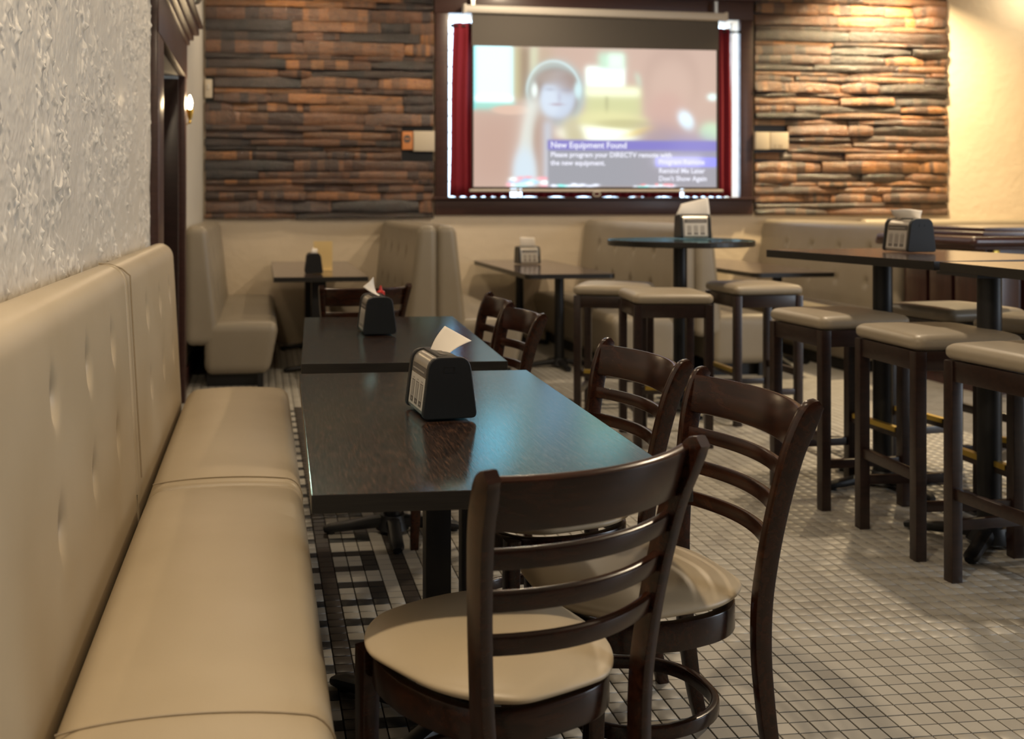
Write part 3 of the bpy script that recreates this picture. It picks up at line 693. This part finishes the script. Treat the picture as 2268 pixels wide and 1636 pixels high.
    # stitching line near each end of the seat
seam_loop(bench, .485, .36, .436, -.1075, 1.72, 1, 1.60, 3.17); seam_loop(bench, .485, .36, .436, -.1075, 3.225, 1, 3.172, 4.86)
for yy in (3.21,):
    bm = bmesh.new(); pth = []
    for t in np.linspace(0, 1, 24):
        z = 1.08-t*.61; x = XL+.016+.115+.045*(1-(z-.3)/.805)+.0105; pth.append((x-bench.location.x, yy-bench.location.y, z))
    pth = [(XL+.05-bench.location.x, yy-bench.location.y, 1.1165), (XL+.085-bench.location.x, yy-bench.location.y, 1.1145), (XL+.118-bench.location.x, yy-bench.location.y, 1.102)]+pth
    tube(bm, pth, .0025, 6); bm_obj('piping', bm, M['piping'], bench, True)
at(box('plinth', (-.20, 3.26, .055), (.46, 3.10, .11), M['black'], bev=.004), bench)
at(box('gap_shade', (-.385, 3.26, .30), (.03, 3.12, .25), M['black']), bench)  # black box standing in for the shade between seat and backrest

def booth(name, xc, faces, lab, y0=7.37, y1=9.66, z_top=1.14, half_t=.15, seat_d=.52, btn=True):
    p = empty('booth_bench', (xc, (y0+y1)/2, 0), label=lab, cat='booth bench')
    B = [y0+.42, y0+.86, y0+1.30, y0+1.74] if btn else []
    for s in faces:
        if len(faces) == 2: xb = xc; xs = xc+s*half_t*.95
        else: xb = xc-s*half_t*.5; xs = xb+s*.13
        bench_unit(p, xb-(s*.014), xs, xs+s*seat_d, y0, y1, s, z_top, B, zs=(.66, .93), back_t=half_t-.005 if len(faces) == 2 else half_t, lean=.09, ry=.05)
        at(box('plinth', (xs+s*seat_d*.38, (y0+y1)/2+.03, .05), (seat_d*.72, y1-y0-.14, .10), M['black']), p)
        for yy in (y0+.05, y1-.12): at(box('leg', (xs+s*(seat_d-.13), yy, .05), (.04, .04, .10), M['black']), p)
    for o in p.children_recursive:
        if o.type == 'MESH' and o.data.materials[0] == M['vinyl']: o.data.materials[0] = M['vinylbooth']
    return p
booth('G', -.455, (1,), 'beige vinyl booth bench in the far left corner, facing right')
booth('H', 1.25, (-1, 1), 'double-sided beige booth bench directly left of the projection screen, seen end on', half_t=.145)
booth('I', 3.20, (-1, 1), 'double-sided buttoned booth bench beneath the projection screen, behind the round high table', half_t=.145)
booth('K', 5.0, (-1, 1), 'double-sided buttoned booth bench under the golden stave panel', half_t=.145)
# bench along the back wall at far right
p = empty('wall_bench', (7.22, 9.4, 0), label='beige bench along the cream back wall at far right, behind the bar', cat='bench')
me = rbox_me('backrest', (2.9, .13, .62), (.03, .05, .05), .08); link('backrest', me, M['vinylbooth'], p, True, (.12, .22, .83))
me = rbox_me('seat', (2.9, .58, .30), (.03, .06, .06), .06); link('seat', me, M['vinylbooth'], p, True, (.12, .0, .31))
at(box('plinth', (7.02, 9.42, .08), (2.8, .5, .16), M['black']), p)

# ------------------------------------------------------------------ tables
def spider(bm, z0=0.0, arm=.30, diag=False, w=.055):
    for i in range(4):
        a = i*PI/2+(PI/4 if diag else 0); c, s = math.cos(a), math.sin(a)
        path = [(c*t*arm, s*t*arm, z0+hh) for t, hh in ((.1, .050), (.35, .042), (.7, .030), (.92, .024), (1.0, .018))]
        sweep(bm, path, (-s, c, 0), [w*1.1, w, w*.95, w*.95, w*.6], [.05, .045, .035, .030, .020], rnd=.42)
        cyl(bm, (c*arm*.9, s*arm*.9, z0), (c*arm*.9, s*arm*.9, z0+.014), .016, seg=12)
def dining_table(x, y, w, l, rot, lab, top_z=.759, cols=((0, 0),), colsz=.075, square=False, rcorner=.0, arm=.27, group='dining tables', diag=False, thick=.036, round_top=False, bevel=.002, blue=False):
    t = empty('pedestal_table', (x, y, 0), rot, label=lab, cat='table')
    bm = bmesh.new()
    if round_top:
        lathe(bm, [(w/2-.006, 0), (w/2, .005), (w/2, thick-.004), (w/2-.004, thick)], (0, 0, top_z-thick), 72)
    elif rcorner > 0:
        pts = []
        for sx, sy, a0 in ((1, 1, 0), (-1, 1, 90), (-1, -1, 180), (1, -1, 270)):
            for q in range(7): a = R(a0+q*15); pts.append((sx*(w/2-rcorner)+rcorner*math.cos(a), sy*(l/2-rcorner)+rcorner*math.sin(a)))
        prism(bm, pts, top_z-thick, top_z, 'Z')
    else: bx(bm, (0, 0, top_z-thick/2), (w, l, thick), bev=bevel)
    for f in bm.faces:
        f.normal_update(); f.material_index = 0 if f.normal.z > .7 else 1
    top = bm_obj('tabletop', bm, [M['table_reflect_tint' if blue else 'table'], M['edge']], t, smooth=False)
    for f in top.data.polygons: f.material_index = 0 if f.normal.z > .7 else 1
    for cx, cy in cols:
        bm = bmesh.new()
        if square: bx(bm, (cx, cy, (top_z-thick+.03)/2), (colsz, colsz, top_z-thick-.03), bev=.004)
        else: cyl(bm, (cx, cy, .03), (cx, cy, top_z-thick), colsz/2, seg=28)
        bm_obj('column', bm, M['black'], t, True)
        bm = bmesh.new(); bx(bm, (cx, cy, top_z-thick-.006), (.26, .26, .012)); bm_obj('top_plate', bm, M['black'], t)
    bases = [(sum(c[0] for c in cols)/len(cols), sum(c[1] for c in cols)/len(cols))] if max(math.dist(a, b) for a in cols for b in cols) < .3 else cols
    for cx, cy in bases:
        bm = bmesh.new(); spider(bm, 0, arm, diag); cyl(bm, (0, 0, .02), (0, 0, .075), colsz*.95, colsz*.7, 24)
        o = bm_obj('base', bm, M['black'], t, True); o.location = (cx, cy, 0)
    return t
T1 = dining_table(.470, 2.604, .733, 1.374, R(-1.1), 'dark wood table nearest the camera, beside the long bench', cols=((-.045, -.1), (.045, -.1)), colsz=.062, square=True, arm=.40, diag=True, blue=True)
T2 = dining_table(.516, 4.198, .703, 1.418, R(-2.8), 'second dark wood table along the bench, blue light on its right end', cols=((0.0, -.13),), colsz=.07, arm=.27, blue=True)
T3 = dining_table(.43, 8.62, .695, 2.03, 0, 'dark booth table in the far left corner, holding a yellow card', cols=((0, -.62), (0, .6)), colsz=.11, square=True)
T4 = dining_table(2.335, 8.66, .71, 1.98, 0, 'dark booth table below the left half of the projection screen', cols=((0, -.66), (0, .62)), colsz=.075, rcorner=.05)
T5 = dining_table(4.11, 8.60, .69, 2.0, 0, 'dark booth table below the right edge of the projection screen', cols=((0, -.7), (0, .62)), colsz=.075, rcorner=.06)
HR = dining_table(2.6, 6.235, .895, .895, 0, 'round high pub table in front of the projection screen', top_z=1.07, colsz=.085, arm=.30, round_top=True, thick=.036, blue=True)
H1 = dining_table(2.945, 4.37, .82, 1.07, R(8.5), 'rectangular high table with a napkin dispenser, by the barstools', top_z=1.07, cols=((-.10, .10), ), colsz=.085, arm=.30)
H2 = dining_table(3.02, 3.29, .86, .86, R(-4), 'high table at the right edge with a bright reflecting top', top_z=1.07, cols=((-.30, .32), ), colsz=.085, arm=.30, diag=True)

# ------------------------------------------------------------------ chairs
def make_chair():
    t = empty('ladderback_chair')
    # seat pad: wide round front, narrower back
    def wp(V):
        o = V.copy(); y = V[:, 1]; k = 1-.20*np.clip((-y+.08)/.28, 0, 1)**1.3-.05*np.clip((y-.02)/.2, 0, 1)**2; o[:, 0] *= k
        rr = np.clip(1-(np.abs(V[:, 0])/.226)**2.5-(np.abs(V[:, 1])/.213)**2.5, 0, 1)
        o[:, 1] += np.where(y > 0, .03*(np.clip(1-(V[:, 0]/.22)**2, 0, 1)-.3), -.012*(np.clip(1-(V[:, 0]/.2)**2, 0, 1)))*np.abs(y)/.2
        o[:, 2] += sm(V[:, 2], .006)*.022*rr; return o
    link('seat', rbox_me('seat', (.455, .43, .052), (.14, .15, .0255), .014, wp, 12), M['vinyl'], t, True, (0, .01, .452))
    def ring(w, l, n, z, front=.22, back=-.21, p=3.2):
        out = []
        for i in range(n):
            a = 2*PI*i/n; c, s = math.cos(a), math.sin(a); x = (abs(c)**(2/p))*math.copysign(1, c)*w; y = (abs(s)**(2/p))*math.copysign(1, s)*l
            x *= 1-.17*max(0, -y/l); out.append((x, y+.005, z))
        return out
    bm = bmesh.new(); sweep(bm, ring(.200, .195, 48, .398), (0, 0, 1), .060, .022, closed=True, rnd=.15); bm_obj('seat_frame', bm, M['chair'], t, True)
    bm = bmesh.new(); sweep(bm, ring(.172, .175, 48, .185, p=2.6), (0, 0, 1), .030, .018, closed=True, rnd=.2); bm_obj('ring_stretcher', bm, M['chair'], t, True)
    for s in (-1, 1):
        bm = bmesh.new(); sweep(bm, [(s*.178, .188, 0), (s*.180, .180, .2), (s*.180, .176, .425)], (1, 0, 0), [.030, .036, .040], [.030, .036, .040], rnd=.12)
        o = bm_obj('leg', bm, M['chair'], t, True)
        bm = bmesh.new(); cyl(bm, (s*.178, .208, .10), (s*.178, .212, .10), .006, seg=10)
        pts = [(-.262, 0, .030), (-.235, .12, .034), (-.215, .28, .038), (-.208, .42, .040), (-.214, .52, .040), (-.230, .64, .041), (-.254, .76, .044), (-.276, .825, .046), (-.292, .860, .040), (-.308, .874, .022)]
        pa = np.array(pts); tt = np.linspace(0, len(pts)-1, 40); ii = np.clip(tt.astype(int), 0, len(pts)-2); fr = (tt-ii)[:, None]
        q0, q1, q2, q3 = pa[np.clip(ii-1, 0, None)], pa[ii], pa[ii+1], pa[np.clip(ii+2, None, len(pts)-1)]
        pts = (.5*(2*q1+(q2-q0)*fr+(2*q0-5*q1+4*q2-q3)*fr**2+(3*q1-q0-3*q2+q3)*fr**3)).tolist()
        bm.free(); bm = bmesh.new(); sweep(bm, [(s*(.170+.062*(max(0, (z-.30)/.57))**1.35), y, z) for y, z, d in pts], (1, 0, 0), .026, [d for y, z, d in pts], rnd=.12)
        bm_obj('leg', bm, M['chair'], t, True)
    def rail(name, zc, hgt, th, y, bow, lean):
        path = []; n = 16
        for i in range(n+1):
            u = i/n*2-1; path.append((u*(.163+.062*((zc-.30)/.57)**1.35), y-bow*(1-u*u), zc))
        bm = bmesh.new(); sweep(bm, path, (0, -lean, 1), hgt, th, rnd=.22); bm_obj(name, bm, M['chair'], t, True)
    rail('top_rail', .818, .094, .020, -.266, .054, .30)
    for zc, y in ((.722, -.246), (.647, -.230), (.570, -.219)): rail('slat', zc, .034, .017, y, .048, .22)
    return t
ch0 = make_chair()
def place_chair(mid, ang, lab, first=False):
    o = ch0 if first else copy_tree(ch0); a = R(ang)
    o.location = (mid[0]-math.sin(a)*.292, mid[1]+math.cos(a)*.292, 0); o.rotation_euler = (0, 0, a)
    tag(o, lab, 'chair', 'dark ladder-back chairs'); return o
place_chair((.5605, 1.687), 23.8, 'dark wood ladder-back chair nearest the camera, its back turned to us', True)
place_chair((1.1305, 2.2975), 95.4, 'dark wood ladder-back chair at right of the nearest table, beside the front chair')
place_chair((1.085, 2.8745), 97.2, 'dark wood ladder-back chair at the far right corner of the nearest table')
place_chair((1.0405, 4.0505), 91.6, 'ladder-back chair at the right of the second table, nearer of the two there')
place_chair((1.052, 4.565), 88.0, 'ladder-back chair at the right of the second table, farther and half hidden')
place_chair((.5275, 5.323), 9.6, 'ladder-back chair behind the second table, in front of the corner booth table')
ch0['category'] = 'chair'

# ------------------------------------------------------------------ bar stools
def make_stool():
    t = empty('bar_stool')
    def wp(V):
        o = V.copy(); u = np.clip(1-(V[:, 0]/.215)**4, 0, 1)*np.clip(1-(V[:, 1]/.215)**4, 0, 1); o[:, 2] += sm(V[:, 2], .008)*.011*u
        return o
    link('seat', rbox_me('seat', (.43, .43, .056), (.038, .038, .024), .03, wp, 5), M['vinylstool'], t, True, (0, 0, .789))
    h = .188
    for sx in (-1, 1):
        for sy in (-1, 1):
            bm = bmesh.new(); bx(bm, (sx*h, sy*h, .38), (.042, .042, .76), bev=.004); bm_obj('leg', bm, M['stool'], t, True)
    for sx in (-1, 1):
        bm = bmesh.new(); bx(bm, (sx*(h+.004), 0, .725), (.022, 2*h-.038, .07), bev=.002); bm_obj('apron', bm, M['stool'], t, True)
        bm = bmesh.new(); bx(bm, (0, sx*(h+.004), .725), (2*h-.038, .022, .07), bev=.002); bm_obj('apron', bm, M['stool'], t, True)
        bm = bmesh.new(); bx(bm, (sx*h, 0, .305), (.024, 2*h-.036, .040), bev=.003); r = bm_obj('footrail', bm, M['stool'], t, True)
        if sx == 1:
            bm = bmesh.new(); bx(bm, (h, 0, .327), (.026, .30, .004)); bx(bm, (h+.0135, 0, .318), (.003, .30, .02)); bx(bm, (h-.0135, 0, .318), (.003, .30, .02)); b = bm_obj('brass_strip', bm, M['brass'], r)
        bm = bmesh.new(); bx(bm, (0, sx*h, .195), (2*h-.036, .024, .036), bev=.003); bm_obj('footrail', bm, M['stool'], t, True)
    return t
st0 = make_stool()
def place_stool(x, y, deg, lab, first=False):
    o = st0 if first else copy_tree(st0); o.location = (x, y, 0); o.rotation_euler = (0, 0, R(deg)); tag(o, lab, 'bar stool', 'square beige-seated bar stools'); return o
place_stool(2.555, 3.12, 5, 'bar stool at the right edge of the picture, nearest to the camera', True)
place_stool(2.56, 3.685, -2, 'bar stool second from the front in the row of three at right')
place_stool(2.535, 4.325, 3, 'bar stool third from the front in the row, behind the front chair back')
place_stool(2.19, 5.47, -98, 'bar stool standing square on in front of the round high table')
place_stool(2.085, 5.98, -117, 'bar stool with bluish seat edge, left of the round high table')
place_stool(2.93, 5.93, -180, 'bar stool turned cornerwise, right of the round high table')
place_stool(3.22, 4.50, 187, 'bar stool on the far side of the dispenser high table, bluish seat corner')
place_stool(3.26, 3.97, 212, 'bar stool behind the junction of the two rectangular high tables')
place_stool(3.34, 3.40, 180, 'bar stool just showing behind the high table at the right edge')

# ------------------------------------------------------------------ bar counter
bar = empty('bar_counter', (6.0, 6.75, 0), label='mahogany bar counter at the right edge, with a moulded overhanging top', cat='bar counter')
at(box('body', (6.15, 6.9, .50), (2.6, .9, 1.0), M['bar']), bar)
for i in range(9): at(box('panel', (4.95+i*.29, 6.437, .52), (.25, .026, .86), M['bar'], bev=.008), bar)
for j in range(3): at(box('panel', (4.842, 6.62+j*.28, .52), (.024, .24, .86), M['bar'], bev=.008), bar)
bm = bmesh.new(); pr = [(4.60, 1.035)]
bx(bm, (6.05, 6.82, 1.015), (2.85, 1.12, .05), bev=.018); at(bm_obj('countertop', bm, M['bar'], smooth=True), bar)
bm = bmesh.new(); cyl(bm, (4.625, 6.26, 1.045), (7.45, 6.26, 1.045), .034, seg=20); cyl(bm, (4.625, 6.26, 1.045), (4.625, 7.3, 1.045), .034, seg=20)
bmesh.ops.create_uvsphere(bm, u_segments=16, v_segments=12, radius=.034, matrix=Matrix.Translation((4.625, 6.26, 1.045))); at(bm_obj('arm_rail', bm, M['bar'], smooth=True), bar)
bm = bmesh.new(); bx(bm, (6.10, 6.84, 1.085), (2.72, 1.0, .045), bev=.014); bx(bm, (6.10, 6.84, 1.12), (2.62, .9, .03), bev=.008); at(bm_obj('raised_top', bm, M['bar'], smooth=True), bar)
at(box('brass_catch', (4.90, 6.418, .965), (.045, .012, .035), M['brass'], bev=.003), bar)
bm = bmesh.new(); tube(bm, [(4.7, 6.2, .2), (7.4, 6.2, .2)], .022, 12); at(bm_obj('foot_rail', bm, M['brass'], smooth=True), bar)
for x in (4.85, 6.1, 7.3): at(box('rail_bracket', (x, 6.31, .2), (.03, .26, .03), M['brass']), bar)

# ------------------------------------------------------------------ napkin dispensers
def prof(w_b, w_t, h, r=.030, z0=.006):
    """end profile: rounded trapezoid"""
    pts = []; c = [(w_b/2, z0), (w_t/2, h), (-w_t/2, h), (-w_b/2, z0)]
    for i in range(4):
        p = Vector(c[i]); a = (Vector(c[i-1])-p).normalized(); b = (Vector(c[(i+1) % 4])-p).normalized(); rr = r if i in (1, 2) else r*.55
        d = rr
        for q in range(7):
            t = q/6; pts.append(tuple((p+a*d)*(1-t)**2+p*2*t*(1-t)+(p+b*d)*t**2))
    return pts
def make_dispenser():
    t = empty('napkin_dispenser'); L = .200; w, wt, h = .142, .104, .158
    for s in (-1, 1):
        bm = bmesh.new(); prism(bm, prof(w, wt, h), s*(L/2-.018), s*L/2, 'Y'); o = bm_obj('end_cap', bm, M['blackpl'], t, False)
        bv = o.modifiers.new('b', 'BEVEL'); bv.width = .003; bv.segments = 2; bv.limit_method = 'ANGLE'
        bm = bmesh.new(); y = s*(L/2+.0004); z = .135
        for cxx, cz, ww, hh in ((0, z, .026, .0015), (0, z-.014, .026, .0015), (-.013, z-.007, .0015, .014), (.013, z-.007, .0015, .014)): bx(bm, (cxx, y, cz), (ww, .0012, hh))
        bm_obj('latch', bm, M['black'], o)
    bm = bmesh.new(); prism(bm, prof(w-.010, wt-.010, h-.004), -(L/2-.018), L/2-.018, 'Y'); bm_obj('body', bm, M['silver'], t, True)
    bm = bmesh.new(); bx(bm, (0, 0, h-.0015), (.046, L-.036, .004), bev=.0015); ti = bm_obj('top_insert', bm, M['blackpl'], t, True)
    bm = bmesh.new(); n = 14; a = []; b = []
    for i in range(n+1):
        u = i/n*2-1; x = .012*math.sin(u*PI)*.5; a.append(bm.verts.new((x-.006, u*.06, h+.0014))); b.append(bm.verts.new((x+.006, u*.06, h+.0014)))
    for i in range(n): bm.faces.new((a[i], b[i], b[i+1], a[i+1]))
    bm_obj('slot', bm, M['ink'], ti)
    ang = math.atan2((w-wt)/2, h-.006)
    for s in (-1, 1):
        # display window with printed card following the sloping side
        def P(y, v, off=.0): zz = .022+v; x = s*((w-.010)/2-(zz-.006)*math.tan(ang)+.0008+off); return (x, y, zz)
        def quad(bm, y0, v0, y1, v1, off): vs = [bm.verts.new(P(*q, off)) for q in ((y0, v0), (y1, v0), (y1, v1), (y0, v1))]; bm.faces.new(vs)
        bm = bmesh.new(); quad(bm, -.072, .0, .072, .080, .0006); lab = bm_obj('label_card', bm, M['label'], t)
        bm = bmesh.new(); quad(bm, -.072, .083, .072, .104, .0009)
        for i in (-1, 0, 1):
            y = i*.043; quad(bm, y-.014, .006, y+.014, .020, .0011)
            for (y0, v0, y1, v1) in ((y-.014, .06, y+.014, .062), (y-.014, .02, y-.0125, .062), (y+.0125, .02, y+.014, .062)): quad(bm, y0, v0, y1, v1, .0011)
        bm_obj('label_print', bm, M['ink'], lab)
        bm = bmesh.new(); quad(bm, -.055, .090, .062, .094, .0014)
        for i in (-1, 0, 1):
            y = i*.043; quad(bm, y-.011, .022, y+.011, .058, .0010); quad(bm, y-.008, .066, y+.008, .069, .0010); quad(bm, y-.006, .011, y+.006, .014, .0013)
        bm_obj('label_grey_print', bm, M['ink2'], lab)
    return t
nd0 = make_dispenser()
def place_nd(x, y, z, deg, lab, first=False):
    o = nd0 if first else copy_tree(nd0); o.location = (x, y, z); o.rotation_euler = (0, 0, R(deg)); tag(o, lab, 'napkin dispenser', 'black and silver napkin dispensers'); return o
place_nd(.452, 2.63, .759, 5, 'napkin dispenser on the nearest table, in sharp focus, black end towards us', True)
place_nd(.472, 4.30, .759, 2, 'napkin dispenser on the second table, black end towards us')
place_nd(.392, 8.0, .759, -1, 'small dark napkin dispenser on the corner booth table beside a yellow card')
place_nd(2.330, 8.98, .759, -84, 'napkin dispenser with printed card on the booth table left of the round high table')
place_nd(2.735, 6.36+.0, 1.07, -93, 'napkin dispenser on the round high table, label facing us')
place_nd(2.97, 4.47, 1.07, 0, 'napkin dispenser on the rectangular high table at right, seen from its corner')
def napkin(pts, lab, bend=.004):
    """sheet pulled from the slot: quad corner list (x,y,z) subdivided and curved"""
    n = 10; P0, P1, P2, P3 = [Vector(p) for p in pts]; V = []; F = []
    nn = (P1-P0).cross(P3-P0).normalized()
    for j in range(n+1):
        v = j/n
        for i in range(n+1):
            u = i/n; p = (P0*(1-u)+P1*u)*(1-v)+(P3*(1-u)+P2*u)*v
            p = p+nn*(bend*(math.sin(u*PI*2+v*1.5)*.6+math.sin(v*PI)*1.2)); V.append(tuple(p))
    for j in range(n):
        for i in range(n): a = j*(n+1)+i; F.append((a, a+1, a+n+2, a+n+1))
    me = bpy.data.meshes.new('napkin'); me.from_pydata(V, [], F); me.update(); o = link('napkin', me, M['paper'])
    md = o.modifiers.new('s', 'SOLIDIFY'); md.thickness = .0007
    tag(o, lab, 'napkin', 'paper napkins sticking out of dispensers'); return o
zt = .759+.157
napkin([(.434, 2.680, zt-.004), (.468, 2.61, zt-.004), (.533, 2.61, zt+.030), (.474, 2.67, zt+.062)], 'white paper napkin fanned out of the dispenser on the nearest table')
napkin([(.480, 4.33, zt-.004), (.492, 4.25, zt-.006), (.415, 4.27, zt+.038), (.462, 4.30, zt+.076)], 'white paper napkin leaning left from the dispenser on the second table')
napkin([(.37, 8.0, zt-.006), (.42, 8.0, zt-.006), (.425, 8.02, zt+.03), (.385, 8.02, zt+.04)], 'white napkin tip on the dispenser of the corner booth table')
napkin([(2.26, 8.98, zt-.006), (2.40, 8.97, zt-.006), (2.392, 8.97, zt+.078), (2.262, 8.98, zt+.085)], 'white napkin standing from the dispenser on the booth table under the screen', .003)
zt2 = 1.07+.157
napkin([(2.625, 6.365, zt2-.006), (2.85, 6.355, zt2-.006), (2.835, 6.355, zt2+.108), (2.66, 6.37, zt2+.066)], 'large white napkin standing from the dispenser on the round high table', .004)
napkin([(2.955, 4.52, zt2-.006), (2.985, 4.40, zt2-.006), (3.02, 4.44, zt2+.040), (2.90, 4.50, zt2+.044)], 'white napkin poking from the dispenser on the rectangular high table', .006)

# menu card and ketchup bottle
p = empty('table_card', (.482, 8.3, .759), R(-4), label='plain yellow card standing behind the dispenser on the corner booth table', cat='card')
bm = bmesh.new(); bx(bm, (0, 0, .118), (.150, .003, .236), rx=R(-4)); bm_obj('card', bm, M['card'], p)
box_ = box('stand', (0, 0, .006), (.15, .05, .012), M['card'], p, bev=.002)
p = empty('sauce_bottle', (.508, 4.46, .759), label='red sauce bottle top showing behind the dispenser on the second table', cat='bottle')
bm = bmesh.new(); lathe(bm, [(.026, 0), (.029, .006), (.029, .105), (.022, .128), (.016, .135), (.016, .140)]); bm_obj('body', bm, M['ketch'], p, True)
bm = bmesh.new(); lathe(bm, [(.018, .140), (.018, .158), (.008, .164), (.0035, .184)]); bm_obj('cap', bm, M['ketch'], p, True)

# ------------------------------------------------------------------ wall sconce and glass lamp by the door
p = empty('wall_sconce', (XL, 7.02, 1.95), label='lit candle-style wall sconce with brass arm, right of the dark door', cat='wall lamp')
bm = bmesh.new(); bx(bm, (.008, 0, -.06), (.016, .07, .16), bev=.006); bm_obj('back_plate', bm, M['brass'], p, True)
bm = bmesh.new(); tube(bm, [(.012, 0, -.10), (.04, 0, -.13), (.058, 0, -.115), (.062, 0, -.08)], .006); bm_obj('arm', bm, M['brass'], p, True)
bm = bmesh.new(); lathe(bm, [(.004, -.125), (.009, -.115), (.005, -.10), (.014, -.085), (.022, -.045), (.026, -.03), (.012, -.028)], (.062, 0, 0)); bm_obj('candle_cup', bm, M['brass'], p, True)
bm = bmesh.new(); lathe(bm, [(.008, -.028), (.016, -.005), (.018, .015), (.012, .04), (.004, .062), (.0005, .066)], (.062, 0, 0)); bm_obj('bulb', bm, M['bulb'], p, True)
l = bpy.data.lights.new('sconce_light', 'POINT'); l.energy = 6; l.color = (1, .75, .45); l.shadow_soft_size = .03
lo = bpy.data.objects.new('sconce_light', l); COL.objects.link(lo); lo.location = (XL+.15, 7.02, 1.97)
p = empty('glass_wall_lamp', (XL, 6.35, 2.60), label='unlit glass wall lamp on a cream bracket above the dark door', cat='wall lamp')
bm = bmesh.new(); bx(bm, (.05, -.12, .0), (.10, .10, .16), bev=.01); bm_obj('bracket', bm, M['plate'], p, True)
bm = bmesh.new(); lathe(bm, [(.02, -.075), (.06, -.06), (.085, -.02), (.08, .03), (.05, .06)], (.10, .10, -.02)); o = bm_obj('glass_bowl', bm, M['glass'], p, True)
md = o.modifiers.new('s', 'SOLIDIFY'); md.thickness = .003
bm = bmesh.new(); lathe(bm, [(.05, .035), (.055, .045), (.02, .07)], (.10, .10, 0)); bx(bm, (.05, .10, .055), (.10, .02, .02)); bm_obj('holder', bm, M['brass'], p, True)
print('staves', n1, n2)
